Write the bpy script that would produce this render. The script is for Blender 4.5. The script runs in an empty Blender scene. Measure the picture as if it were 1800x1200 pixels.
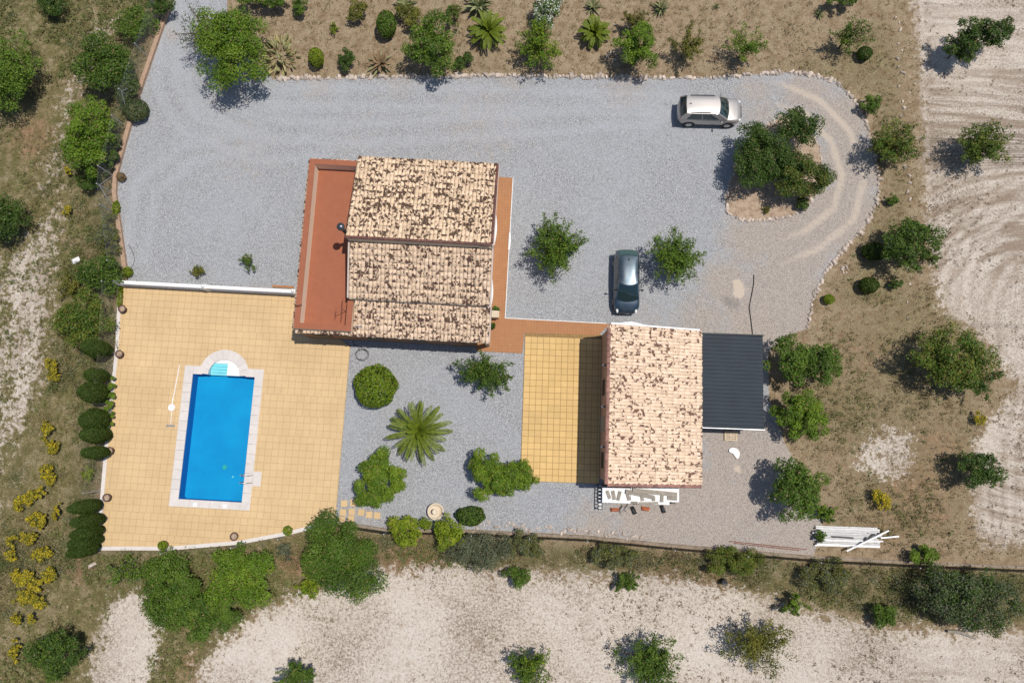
import bpy, math, random
import numpy as np
from mathutils import Vector, Matrix
from mathutils.geometry import delaunay_2d_cdt

R = math.radians
scene = bpy.context.scene
COL = scene.collection

# ------------------------------------------------------------------ camera, sky, sun, exposure
CAM_H = 45.5            # drone height above the yard, metres
TILT = R(7.5)           # almost straight down
FPX = 1200.0            # focal length in pixels of the 1800 px wide frame
cam = bpy.data.cameras.new('camera')
cam.sensor_width = 36.0
cam.lens = 36.0 * FPX / 1800.0
cam.clip_end = 2000
camo = bpy.data.objects.new('camera', cam)
camo.location = (0, 0, CAM_H)
camo.rotation_euler = (TILT, 0, 0)
COL.objects.link(camo)
scene.camera = camo

SUN = Vector((0.325, 0.098, 1.0)).normalized()
world = bpy.data.worlds.new('World')
scene.world = world
world.use_nodes = True
wn = world.node_tree.nodes
wl = world.node_tree.links
sky = wn.new('ShaderNodeTexSky')
sky.sky_type = 'NISHITA'
sky.sun_disc = False
sky.sun_elevation = math.asin(SUN.z)
sky.sun_rotation = math.atan2(SUN.x, SUN.y)
sky.altitude = 300
bg = wn['Background']
bg.inputs['Strength'].default_value = 0.095
wl.new(sky.outputs[0], bg.inputs['Color'])
sl = bpy.data.lights.new('sun', 'SUN')
sl.energy = 3.9
sl.angle = R(0.53)
sl.color = (1.0, 0.955, 0.89)
so = bpy.data.objects.new('sun', sl)
so.rotation_euler = SUN.to_track_quat('Z', 'Y').to_euler()
so.location = (10, 5, 60)
COL.objects.link(so)
scene.view_settings.view_transform = 'Standard'
scene.view_settings.look = 'None'
scene.view_settings.exposure = 0.0
scene.view_settings.gamma = 1.0
scene.cycles.max_bounces = 6
scene.cycles.transparent_max_bounces = 8

rng = np.random.default_rng(7)
random.seed(7)

# ------------------------------------------------------------------ plan helpers
def P(px, py, z=0.0):
    """survey point: photo pixel -> place on the level z"""
    x = (px - 900) / FPX
    y = -(py - 600) / FPX
    c, s = math.cos(TILT), math.sin(TILT)
    dx, dy, dz = x, c * y + s, s * y - c
    t = (CAM_H - z) / -dz
    return Vector((dx * t, dy * t, z))

def P2(px, py, z=0.0):
    v = P(px, py, z)
    return (v.x, v.y)

def poly(pts, z=0.0):
    return np.array([P2(a, b, z) for a, b in pts])

def inside(pts, pg):
    x, y = pts[:, 0], pts[:, 1]
    r = np.zeros(len(pts), bool)
    n = len(pg)
    for i in range(n):
        x0, y0 = pg[i]
        x1, y1 = pg[(i + 1) % n]
        if y0 == y1:
            continue
        c = ((y0 > y) != (y1 > y)) & (x < (x1 - x0) * (y - y0) / (y1 - y0) + x0)
        r ^= c
    return r

def dist_line(pts, pl, closed=False):
    d = np.full(len(pts), 1e9)
    n = len(pl)
    for i in range(n if closed else n - 1):
        a = pl[i]
        b = pl[(i + 1) % n]
        ab = b - a
        t = np.clip(((pts - a) @ ab) / max(1e-9, ab @ ab), 0, 1)
        q = a + t[:, None] * ab
        d = np.minimum(d, np.hypot(*(pts - q).T))
    return d

def sdist(pts, pg):
    d = dist_line(pts, pg, True)
    return np.where(inside(pts, pg), d, -d)

def sstep(a, b, x):
    t = np.clip((x - a) / (b - a), 0, 1)
    return t * t * (3 - 2 * t)

def vnoise(pts, scale, seed=0, octaves=3):
    out = np.zeros(len(pts))
    amp, tot = 1.0, 0.0
    r = np.random.default_rng(seed)
    for o in range(octaves):
        g = r.random((64, 64))
        q = pts * (scale * 2 ** o) + r.random(2) * 50
        i = np.floor(q).astype(int)
        f = q - i
        f = f * f * (3 - 2 * f)
        a = g[i[:, 0] % 64, i[:, 1] % 64]
        b = g[(i[:, 0] + 1) % 64, i[:, 1] % 64]
        c = g[i[:, 0] % 64, (i[:, 1] + 1) % 64]
        d = g[(i[:, 0] + 1) % 64, (i[:, 1] + 1) % 64]
        out += amp * ((a * (1 - f[:, 0]) + b * f[:, 0]) * (1 - f[:, 1]) + (c * (1 - f[:, 0]) + d * f[:, 0]) * f[:, 1])
        tot += amp
        amp *= 0.5
    return out / tot

LEFT_PX = [(312, -60), (302, 0), (293, 28), (240, 180), (228, 225), (205, 310), (203, 340), (208, 375), (222, 470),
           (213, 500), (208, 620), (192, 760), (175, 963)]
BOT_PX = [(175, 963), (300, 962), (420, 952), (500, 937), (590, 914), (680, 929), (830, 931), (1030, 941),
          (1180, 956), (1430, 977), (1600, 986), (1800, 994)]
left_pl = poly(LEFT_PX)
bot_pl = poly(BOT_PX)
edge_pl = np.vstack([[left_pl[0] + np.array([3, 40])], left_pl, bot_pl[1:], [bot_pl[-1] + np.array([60, -2])]])
compound = np.vstack([edge_pl, [(140, 120)], [(-20, 120)]])

def gz_arr(pts):
    ins = inside(pts, compound)
    d = dist_line(pts, edge_pl)
    drop = 1.0 - 0.7 * sstep(14, 34, pts[:, 0])
    z = -drop * sstep(0.1, 3.2, d)
    return np.where(ins, 0.0, z)

def gz(x, y):
    return float(gz_arr(np.array([[x, y]]))[0])

def G(px, py, above=0.0):
    """point on the terrain under a photo pixel (at some height above it)"""
    z = 0.0
    for _ in range(4):
        p = P(px, py, z + above)
        z = gz(p.x, p.y)
    return Vector((p.x, p.y, z)), p

# ------------------------------------------------------------------ material helpers
class NT:
    def __init__(s, name):
        s.m = bpy.data.materials.new(name)
        s.m.use_nodes = True
        s.t = s.m.node_tree
        s.b = s.t.nodes['Principled BSDF']
        s.out = s.t.nodes['Material Output']
    def n(s, typ, **kw):
        nd = s.t.nodes.new(typ)
        for k, v in kw.items():
            setattr(nd, k, v)
        return nd
    def put(s, sock, v):
        if isinstance(v, bpy.types.NodeSocket):
            s.t.links.new(v, sock)
        elif isinstance(v, (tuple, list)) and len(v) == 3 and sock.type == 'RGBA':
            sock.default_value = (*v, 1)
        else:
            sock.default_value = v
    def pos(s):
        return s.n('ShaderNodeNewGeometry').outputs['Position']
    def noise(s, scale, detail=3, rough=0.55, vec=None, dist=0.0, out=0):
        nd = s.n('ShaderNodeTexNoise')
        nd.inputs['Scale'].default_value = scale
        nd.inputs['Detail'].default_value = detail
        nd.inputs['Roughness'].default_value = rough
        nd.inputs['Distortion'].default_value = dist
        s.put(nd.inputs['Vector'], vec if vec is not None else s.pos())
        return nd.outputs[out]
    def voro(s, scale, vec=None, out='Color', feature='F1'):
        nd = s.n('ShaderNodeTexVoronoi', feature=feature)
        nd.inputs['Scale'].default_value = scale
        s.put(nd.inputs['Vector'], vec if vec is not None else s.pos())
        return nd.outputs[out]
    def ramp(s, fac, stops):
        nd = s.n('ShaderNodeValToRGB')
        e = nd.color_ramp.elements
        while len(e) < len(stops):
            e.new(0.5)
        for el, (p, c) in zip(e, stops):
            el.position = p
            el.color = (*c, 1) if isinstance(c, (tuple, list)) else (c, c, c, 1)
        s.put(nd.inputs[0], fac)
        return nd.outputs[0]
    def mix(s, fac, a, b, mode='MIX'):
        nd = s.n('ShaderNodeMix', data_type='RGBA', blend_type=mode)
        s.put(nd.inputs[0], fac)
        s.put(nd.inputs[6], a)
        s.put(nd.inputs[7], b)
        return nd.outputs[2]
    def math(s, op, a, b=0.0, c=0.0):
        nd = s.n('ShaderNodeMath', operation=op)
        s.put(nd.inputs[0], a)
        s.put(nd.inputs[1], b)
        if len(nd.inputs) > 2:
            s.put(nd.inputs[2], c)
        return nd.outputs[0]
    def attr(s, name, out='Fac'):
        return s.n('ShaderNodeAttribute', attribute_name=name).outputs[out]
    def bump(s, h, strength=0.5, dist=0.02):
        nd = s.n('ShaderNodeBump')
        nd.inputs['Strength'].default_value = strength
        nd.inputs['Distance'].default_value = dist
        s.put(nd.inputs['Height'], h)
        s.t.links.new(nd.outputs[0], s.b.inputs['Normal'])
    def fin(s, col, rough=0.8, metal=0.0, spec=0.3):
        s.put(s.b.inputs['Base Color'], col)
        s.put(s.b.inputs['Roughness'], rough)
        s.b.inputs['Metallic'].default_value = metal
        s.b.inputs['Specular IOR Level'].default_value = spec
        return s.m

def simple(name, col, rough=0.7, var=0.15, scale=6.0, metal=0.0, spec=0.3, bump=0.0, fine=60.0, objvar=0.0):
    t = NT(name)
    a = t.noise(scale, 4)
    b = t.noise(fine, 2)
    f = t.math('ADD', t.math('MULTIPLY', a, 0.65), t.math('MULTIPLY', b, 0.35))
    lo = tuple(c * (1 - var * 1.6) for c in col)
    hi = tuple(min(1, c * (1 + var * 1.2)) for c in col)
    c = t.ramp(f, [(0.3, lo), (0.7, hi)])
    if objvar:
        r = t.n('ShaderNodeObjectInfo').outputs['Random']
        v = t.math('ADD', r, t.attr('var'))
        v = t.math('FRACT', v)
        v = t.math('MULTIPLY_ADD', v, 2 * objvar, 1 - objvar)
        mm = t.n('ShaderNodeVectorMath', operation='SCALE')
        t.put(mm.inputs[0], c)
        t.put(mm.inputs['Scale'], v)
        c = mm.outputs[0]
    if bump:
        t.bump(b, bump, 0.01)
    return t.fin(c, rough, metal, spec)

# ------------------------------------------------------------------ mesh helpers
def link(o, parent=None):
    COL.objects.link(o)
    if parent is not None:
        o.parent = parent
    return o

def mk_mesh(name, verts, faces, mat=None, smooth=False, fattr=None, uv=None):
    me = bpy.data.meshes.new(name)
    verts = np.asarray(verts, np.float32)
    if isinstance(faces, np.ndarray):
        nf, k = faces.shape
        me.vertices.add(len(verts))
        me.vertices.foreach_set('co', verts.ravel())
        me.loops.add(nf * k)
        me.loops.foreach_set('vertex_index', faces.ravel().astype(np.int32))
        me.polygons.add(nf)
        me.polygons.foreach_set('loop_start', np.arange(0, nf * k, k, dtype=np.int32))
        me.update(calc_edges=True)
    else:
        me.from_pydata([tuple(map(float, v)) for v in verts], [], [tuple(map(int, f)) for f in faces])
        me.update()
    if smooth:
        me.polygons.foreach_set('use_smooth', np.ones(len(me.polygons), bool))
    if fattr:
        for k, v in fattr.items():
            v = np.asarray(v, np.float32)
            if v.ndim == 2:
                at = me.attributes.new(k, 'FLOAT_COLOR', 'FACE')
                at.data.foreach_set('color', np.hstack([v, np.ones((len(v), 1), np.float32)]).ravel())
            else:
                at = me.attributes.new(k, 'FLOAT', 'FACE')
                at.data.foreach_set('value', v)
    if uv is not None:
        l = me.uv_layers.new(name='UVMap')
        l.data.foreach_set('uv', np.asarray(uv, np.float32).ravel())
    if mat is not None:
        me.materials.append(mat)
    return me

def tag(o, label=None, cat=None, group=None, kind=None):
    if label:
        o['label'] = label
    if cat:
        o['category'] = cat
    if group:
        o['group'] = group
    if kind:
        o['kind'] = kind
    return o

def empty(name, loc=(0, 0, 0), rz=0.0):
    o = bpy.data.objects.new(name, None)
    o.location = loc
    o.rotation_euler = (0, 0, rz)
    o.empty_display_size = 0.2
    return link(o)

def obj(name, me, parent=None, loc=(0, 0, 0), rot=(0, 0, 0), scale=(1, 1, 1)):
    o = bpy.data.objects.new(name, me)
    o.location = loc
    o.rotation_euler = rot
    o.scale = scale
    return link(o, parent)

class B:
    """collects boxes, prisms and tubes into one mesh"""
    def __init__(s):
        s.v = []
        s.f = []
    def add(s, v, f):
        n = len(s.v)
        s.v += [tuple(a) for a in v]
        s.f += [tuple(i + n for i in q) for q in f]
        return s
    def box(s, x0, x1, y0, y1, z0, z1):
        return s.add([(x0, y0, z0), (x1, y0, z0), (x1, y1, z0), (x0, y1, z0), (x0, y0, z1), (x1, y0, z1), (x1, y1, z1), (x0, y1, z1)],
                     [(0, 3, 2, 1), (4, 5, 6, 7), (0, 1, 5, 4), (1, 2, 6, 5), (2, 3, 7, 6), (3, 0, 4, 7)])
    def cbox(s, x0, x1, y0, y1, z0, z1, c=0.01):
        """box with a chamfered top edge"""
        a = [(x0, y0, z0), (x1, y0, z0), (x1, y1, z0), (x0, y1, z0)]
        b = [(x0, y0, z1 - c), (x1, y0, z1 - c), (x1, y1, z1 - c), (x0, y1, z1 - c)]
        d = [(x0 + c, y0 + c, z1), (x1 - c, y0 + c, z1), (x1 - c, y1 - c, z1), (x0 + c, y1 - c, z1)]
        f = [(8, 9, 10, 11)]
        for i in range(4):
            j = (i + 1) % 4
            f += [(i, j, 4 + j, 4 + i), (4 + i, 4 + j, 8 + j, 8 + i)]
        return s.add(a + b + d, f)
    def tube(s, p, q, r0, r1=None, n=8, cap=True):
        r1 = r0 if r1 is None else r1
        p, q = Vector(p), Vector(q)
        d = (q - p)
        if d.length < 1e-6:
            return s
        d.normalize()
        a = d.orthogonal().normalized()
        b = d.cross(a)
        v = []
        for c, r in ((p, r0), (q, r1)):
            for i in range(n):
                t = 2 * math.pi * i / n
                v.append(c + a * math.cos(t) * r + b * math.sin(t) * r)
        f = [(i, (i + 1) % n, n + (i + 1) % n, n + i) for i in range(n)]
        if cap:
            f += [tuple(range(n - 1, -1, -1)), tuple(range(n, 2 * n))]
        return s.add(v, f)
    def path(s, pts, r, n=6):
        for a, b in zip(pts[:-1], pts[1:]):
            s.tube(a, b, r, r, n)
        return s
    def prism(s, pg, z0, z1):
        n = len(pg)
        v = [(a, b, z0) for a, b in pg] + [(a, b, z1) for a, b in pg]
        f = [tuple(range(n, 2 * n)), tuple(range(n - 1, -1, -1))] + [(i, (i + 1) % n, n + (i + 1) % n, n + i) for i in range(n)]
        return s.add(v, f)
    def lathe(s, prof, n=20, c=(0, 0, 0)):
        v = []
        for r, z in prof:
            for i in range(n):
                t = 2 * math.pi * i / n
                v.append((c[0] + r * math.cos(t), c[1] + r * math.sin(t), c[2] + z))
        f = []
        for k in range(len(prof) - 1):
            for i in range(n):
                j = (i + 1) % n
                f.append((k * n + i, k * n + j, (k + 1) * n + j, (k + 1) * n + i))
        f.append(tuple(range((len(prof) - 1) * n, len(prof) * n)))
        return s.add(v, f)
    def ball(s, c, r, n=10, m=6, sq=(1, 1, 1)):
        prof = []
        v = []
        for k in range(m + 1):
            a = math.pi * k / m
            for i in range(n):
                t = 2 * math.pi * i / n
                v.append((c[0] + r * sq[0] * math.sin(a) * math.cos(t), c[1] + r * sq[1] * math.sin(a) * math.sin(t), c[2] - r * sq[2] * math.cos(a)))
        f = []
        for k in range(m):
            for i in range(n):
                j = (i + 1) % n
                f.append((k * n + i, k * n + j, (k + 1) * n + j, (k + 1) * n + i))
        return s.add(v, f)
    def mesh(s, name, mat=None, smooth=False):
        return mk_mesh(name, s.v, s.f, mat, smooth)
    def build(s, name, mat=None, parent=None, smooth=False, **kw):
        return obj(name, s.mesh(name, mat, smooth), parent, **kw)

def clip_poly(subj, x0, x1, y0, y1):
    def clip(pg, ins, inter):
        out = []
        for i in range(len(pg)):
            a, b = pg[i - 1], pg[i]
            if ins(b):
                if not ins(a):
                    out.append(inter(a, b))
                out.append(b)
            elif ins(a):
                out.append(inter(a, b))
        return out
    def ix(x):
        return lambda a, b: (x, a[1] + (b[1] - a[1]) * (x - a[0]) / (b[0] - a[0]))
    def iy(y):
        return lambda a, b: (a[0] + (b[0] - a[0]) * (y - a[1]) / (b[1] - a[1]), y)
    pg = subj
    for ins, inter in ((lambda p: p[0] >= x0, ix(x0)), (lambda p: p[0] <= x1, ix(x1)), (lambda p: p[1] >= y0, iy(y0)), (lambda p: p[1] <= y1, iy(y1))):
        pg = clip(pg, ins, inter)
        if len(pg) < 3:
            return []
    return pg

def pg_area(pg):
    return 0.5 * abs(sum(pg[i - 1][0] * pg[i][1] - pg[i][0] * pg[i - 1][1] for i in range(len(pg))))

def sheet(name, pg, z, mat, step=0.5, attrs=None):
    """a level sheet with inner vertices, so that masks can vary over it"""
    lo, hi = pg.min(0), pg.max(0)
    gx, gy = np.meshgrid(np.arange(lo[0], hi[0], step), np.arange(lo[1], hi[1], step))
    pts = np.stack([gx.ravel(), gy.ravel()], 1)
    pts = pts[sdist(pts, pg) > step * 0.35]
    allp = np.vstack([pg, pts])
    n = len(pg)
    v, e, f, *_ = delaunay_2d_cdt([Vector(p) for p in allp], [(i, (i + 1) % n) for i in range(n)], [], 1, 1e-5)
    vv = np.array([(a.x, a.y, z) for a in v])
    me = mk_mesh(name, vv, [tuple(q) for q in f], mat)
    for p in me.polygons:
        pass
    if attrs:
        for k, fn in attrs.items():
            at = me.attributes.new(k, 'FLOAT', 'POINT')
            at.data.foreach_set('value', fn(vv[:, :2]).astype(np.float32))
    o = obj(name, me)
    o['kind'] = 'structure'
    return o

# ------------------------------------------------------------------ materials of the setting
def mat_ground():
    t = NT('soil_and_dry_grass')
    n1 = t.noise(0.35, 4)
    n2 = t.noise(1.5, 6, 0.68)
    n3 = t.noise(4.2, 5, 0.72)
    n4 = t.noise(16.0, 4, 0.75)
    dry = t.ramp(n2, [(0.30, (0.19, 0.125, 0.07)), (0.46, (0.31, 0.23, 0.145)), (0.60, (0.42, 0.325, 0.22)), (0.78, (0.31, 0.215, 0.12))])
    dry = t.mix(t.ramp(n4, [(0.38, 0.75), (0.55, 0.0)]), dry, (0.165, 0.115, 0.06))
    dry = t.mix(t.ramp(n3, [(0.60, 0.0), (0.72, 0.5)]), dry, (0.56, 0.46, 0.33))
    olive = t.ramp(n2, [(0.28, (0.085, 0.085, 0.028)), (0.45, (0.185, 0.158, 0.068)), (0.58, (0.30, 0.24, 0.135)), (0.74, (0.41, 0.335, 0.215))])
    olive = t.mix(t.ramp(n4, [(0.40, 0.8), (0.56, 0.0)]), olive, (0.07, 0.068, 0.024))
    olive = t.mix(t.ramp(n3, [(0.58, 0.0), (0.72, 0.55)]), olive, (0.42, 0.345, 0.23))
    rust = t.ramp(n3, [(0.3, (0.13, 0.075, 0.042)), (0.5, (0.29, 0.165, 0.095)), (0.7, (0.42, 0.29, 0.19))])
    # pale tilled soil: clods, stubble and streaks along the furrows
    cv = t.n('ShaderNodeCombineXYZ')
    t.put(cv.inputs[0], t.math('MULTIPLY', t.attr('furrow'), 1.7))
    t.put(cv.inputs[1], t.math('MULTIPLY', t.attr('along'), 0.13))
    st = t.noise(1.0, 5, 0.68, vec=cv.outputs[0])
    n5 = t.noise(7.5, 5, 0.75)
    cl = t.math('ADD', t.math('MULTIPLY', n5, 0.62), t.math('MULTIPLY', n4, 0.38))
    cl = t.math('ADD', cl, t.math('MULTIPLY', t.math('SUBTRACT', t.noise(0.18, 3), 0.5), 0.28))
    clod = t.ramp(cl, [(0.34, (0.20, 0.14, 0.10)), (0.435, (0.35, 0.285, 0.225)), (0.495, (0.56, 0.485, 0.405)), (0.64, (0.70, 0.63, 0.55))])
    w = t.math('MULTIPLY', t.ramp(st, [(0.40, 1.0), (0.56, 0.0)]), t.attr('furrowed'))
    clod = t.mix(t.math('MULTIPLY', w, 0.85), clod, (0.26, 0.19, 0.135))
    clod = t.mix(t.math('MULTIPLY', t.attr('track'), t.ramp(n3, [(0.35, 0.75), (0.6, 0.1)])), clod, (0.66, 0.57, 0.48))
    clod = t.mix(t.math('MULTIPLY', t.attr('trackdark'), t.ramp(n3, [(0.4, 0.1), (0.65, 0.75)])), clod, (0.27, 0.2, 0.145))
    clod = t.mix(t.ramp(n2, [(0.56, 0.0), (0.74, 0.55)]), clod, (0.33, 0.245, 0.165))
    g = t.math('ADD', t.attr('green'), t.math('MULTIPLY', t.math('SUBTRACT', n2, 0.5), 1.3))
    c = t.mix(t.ramp(g, [(0.3, 0.0), (0.7, 1.0)]), dry, olive)
    r = t.math('ADD', t.attr('rust'), t.math('MULTIPLY', t.math('SUBTRACT', n2, 0.5), 1.6))
    c = t.mix(t.ramp(r, [(0.35, 0.0), (0.75, 0.85)]), c, rust)
    p = t.math('ADD', t.attr('pale'), t.math('MULTIPLY', t.math('SUBTRACT', n3, 0.5), 1.5))
    p = t.math('ADD', p, t.math('MULTIPLY', t.math('SUBTRACT', n2, 0.5), 1.3))
    c = t.mix(t.ramp(p, [(0.40, 0.0), (0.60, 1.0)]), c, clod)
    h = t.math('ADD', t.math('MULTIPLY', n3, 0.7), t.math('MULTIPLY', n4, 0.5))
    h = t.math('SUBTRACT', h, t.math('MULTIPLY', w, 0.5))
    t.bump(h, 0.9, 0.12)
    return t.fin(c, 0.95, 0, 0.1)

def mat_gravel():
    t = NT('grey_gravel')
    v1 = t.voro(34.0)
    g = t.n('ShaderNodeSeparateColor')
    t.put(g.inputs[0], v1)
    st = t.ramp(g.outputs[0], [(0.0, (0.125, 0.128, 0.134)), (0.3, (0.29, 0.289, 0.292)), (0.7, (0.378, 0.377, 0.38)), (1.0, (0.60, 0.60, 0.605))])
    n1 = t.noise(0.22, 4, 0.6)
    n2 = t.noise(1.6, 5, 0.7)
    n3 = t.noise(8.0, 3, 0.7)
    st = t.mix(t.ramp(n1, [(0.42, 0.0), (0.62, 0.32)]), st, (0.40, 0.42, 0.45))
    tan = t.ramp(g.outputs[0], [(0.0, (0.19, 0.16, 0.14)), (0.4, (0.375, 0.32, 0.275)), (1.0, (0.54, 0.47, 0.405))])
    d = t.math('ADD', t.attr('dirt'), t.math('MULTIPLY', t.math('SUBTRACT', n2, 0.5), 0.9))
    d = t.math('ADD', d, t.math('MULTIPLY', t.math('SUBTRACT', n3, 0.5), 0.35))
    c = t.mix(t.ramp(d, [(0.15, 0.0), (0.62, 0.97)]), st, tan)
    ru = t.math('ADD', t.attr('rut'), t.math('MULTIPLY', t.math('SUBTRACT', n2, 0.5), 0.8))
    c = t.mix(t.ramp(ru, [(0.35, 0.0), (0.9, 0.8)]), c, (0.56, 0.47, 0.38))
    ln = t.math('ADD', t.attr('lane'), t.math('MULTIPLY', t.math('SUBTRACT', n2, 0.5), 0.7))
    c = t.mix(t.ramp(ln, [(0.35, 0.0), (0.95, 0.30)]), c, (0.46, 0.475, 0.50))
    dk = t.math('ADD', t.attr('dark_spot'), t.math('MULTIPLY', t.math('SUBTRACT', n3, 0.5), 0.9))
    c = t.mix(t.ramp(dk, [(0.45, 0.0), (0.8, 0.75)]), c, (0.15, 0.135, 0.125))  # darkens the gravel at set spots
    sp = t.math('ADD', t.attr('sand'), t.math('MULTIPLY', t.math('SUBTRACT', n2, 0.5), 0.7))
    c = t.mix(t.ramp(sp, [(0.5, 0.0), (0.66, 1.0)]), c, (0.57, 0.475, 0.375))
    c = t.mix(t.ramp(t.noise(0.9, 5, 0.75), [(0.56, 0.0), (0.72, 0.28)]), c, (0.235, 0.22, 0.20))
    t.bump(t.math('ADD', t.voro(34.0, out='Distance'), t.math('MULTIPLY', n3, 0.8)), 0.8, 0.03)
    return t.fin(c, 0.9, 0, 0.2)

M = {}
def mat_paving(name, col, ov):
    t = NT(name)
    n1 = t.noise(0.28, 4, 0.6)
    n2 = t.noise(1.7, 5, 0.7)
    n3 = t.noise(40.0, 3, 0.7)
    r = t.math('FRACT', t.math('ADD', t.n('ShaderNodeObjectInfo').outputs['Random'], t.attr('var')))
    c = t.ramp(n1, [(0.3, tuple(x * 0.88 for x in col)), (0.7, tuple(x * 1.07 for x in col))])
    c = t.mix(t.ramp(n2, [(0.52, 0.0), (0.75, 0.22)]), c, (col[0] * 0.72, col[1] * 0.66, col[2] * 0.6))
    c = t.mix(t.ramp(n3, [(0.42, 0.16), (0.6, 0.0)]), c, tuple(x * 0.6 for x in col))
    c = t.mix(t.ramp(t.noise(0.9, 6, 0.75), [(0.62, 0.0), (0.75, 0.22)]), c, (0.30, 0.25, 0.19))
    v = t.math('MULTIPLY_ADD', r, 2 * ov, 1 - ov)
    mm = t.n('ShaderNodeVectorMath', operation='SCALE')
    t.put(mm.inputs[0], c)
    t.put(mm.inputs['Scale'], v)
    t.bump(n3, 0.15, 0.01)
    return t.fin(mm.outputs[0], 0.85, 0, 0.3)
M['ground'] = mat_ground()
M['gravel'] = mat_gravel()
M['deck'] = mat_paving('sandy_yellow_paving', (0.635, 0.447, 0.238), 0.022)
M['deck_joint'] = simple('paving_joint', (0.40, 0.28, 0.145), 0.95, 0.2)
M['patio'] = mat_paving('ochre_paving', (0.665, 0.445, 0.185), 0.05)
M['patio_joint'] = simple('ochre_paving_joint', (0.29, 0.18, 0.075), 0.95, 0.2)
M['coping'] = simple('pale_pool_stone', (0.63, 0.575, 0.53), 0.7, 0.06, 3.0, objvar=0.04)
M['white'] = simple('white_paint', (0.78, 0.77, 0.75), 0.6, 0.05)
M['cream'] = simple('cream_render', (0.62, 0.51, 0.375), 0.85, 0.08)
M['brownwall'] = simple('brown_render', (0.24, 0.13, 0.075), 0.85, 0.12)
M['pinkwall'] = simple('pinkish_render', (0.42, 0.27, 0.19), 0.85, 0.1)
M['kerb'] = simple('tan_kerb_stone', (0.40, 0.27, 0.185), 0.9, 0.18)
M['concrete'] = simple('grey_concrete', (0.33, 0.30, 0.27), 0.9, 0.2)
M['footing'] = simple('dusty_footing', (0.26, 0.21, 0.165), 0.9, 0.3, 3.0)
M['netting'] = simple('black_netting', (0.012, 0.012, 0.012), 0.8, 0.2)
M['whitewood'] = simple('weathered_white_board', (0.66, 0.65, 0.63), 0.75, 0.14, 4.0, objvar=0.28)
M['parapet'] = simple('sun_lifted_cream_render', (0.80, 0.66, 0.50), 0.85, 0.06)  # wall cream lightened in its colour to make up for grazing sun
M['stone'] = simple('pale_rubble_stone', (0.50, 0.415, 0.345), 0.9, 0.22, 7.0, objvar=0.28)
M['metal'] = simple('galvanised_metal', (0.42, 0.43, 0.43), 0.45, 0.1, metal=0.6)
M['blackmetal'] = simple('black_metal', (0.025, 0.025, 0.027), 0.5, 0.2)
M['bark'] = simple('bark', (0.14, 0.10, 0.07), 0.95, 0.3, 12.0)
M['wood'] = simple('weathered_wood', (0.30, 0.265, 0.22), 0.85, 0.2, 5.0, objvar=0.15)
M['pine'] = simple('fresh_pallet_wood', (0.60, 0.48, 0.33), 0.8, 0.15)
M['clay'] = simple('dark_clay_pot', (0.115, 0.065, 0.05), 0.75, 0.2)
M['rubber'] = simple('black_rubber', (0.02, 0.02, 0.022), 0.6, 0.2)
M['rusty'] = simple('rusty_iron', (0.22, 0.075, 0.045), 0.85, 0.3)

def mat_terracotta(name, col, scale, jcol):
    t = NT(name)
    bt = t.n('ShaderNodeTexBrick')
    bt.offset = 0.0
    bt.inputs['Scale'].default_value = 1.0
    bt.inputs['Brick Width'].default_value = scale
    bt.inputs['Row Height'].default_value = scale
    bt.inputs['Mortar Size'].default_value = 0.008
    bt.inputs['Bias'].default_value = 0.0
    t.put(bt.inputs['Color1'], tuple(c * 0.97 for c in col))
    t.put(bt.inputs['Color2'], tuple(c * 1.04 for c in col))
    t.put(bt.inputs['Mortar'], jcol)
    tc = t.n('ShaderNodeTexCoord')
    t.put(bt.inputs['Vector'], tc.outputs['Object'])
    n = t.noise(2.0, 5, 0.7)
    c = t.mix(t.ramp(n, [(0.35, 0.35), (0.7, 0.0)]), bt.outputs[0], tuple(c * 0.72 for c in col))
    sp = t.noise(5.5, 3, 0.75)
    c = t.mix(t.ramp(sp, [(0.62, 0.0), (0.74, 0.5)]), c, (col[0] * 1.25, col[1] * 1.7, col[2] * 1.8))
    return t.fin(c, 0.75, 0, 0.3)

M['path'] = mat_terracotta('terracotta_path_tiles', (0.385, 0.175, 0.075), 0.2, (0.44, 0.25, 0.13))
M['terrace'] = mat_terracotta('terracotta_terrace_tiles', (0.335, 0.115, 0.058), 0.28, (0.30, 0.12, 0.07))

# ------------------------------------------------------------------ frames of the two buildings
AH = R(-3.1)
AS = R(-2.0)
def toH(u, v):
    c, s = math.cos(AH), math.sin(AH)
    return (u * c - v * s, u * s + v * c)
def toS(u, v):
    c, s = math.cos(AS), math.sin(AS)
    return (u * c - v * s, u * s + v * c)
def fromH(x, y):
    c, s = math.cos(AH), math.sin(AH)
    return (x * c + y * s, -x * s + y * c)

POOL_OUT = (-22.05, -16.75, -6.02, 3.2)
POOL_IN = (-21.5, -17.3, -5.55, 2.67)
ARC_C = (-19.4, 2.70)
R_IN, R_OUT = 1.08, 1.66

# ------------------------------------------------------------------ ground sheet
def axis(lo, hi, step, far):
    inner = np.arange(lo, hi + 1e-6, step)
    k = np.cumsum(step * 1.55 ** np.arange(1, 14))
    k = k[k < far]
    return np.concatenate([lo - k[::-1], inner, hi + k])

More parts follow.
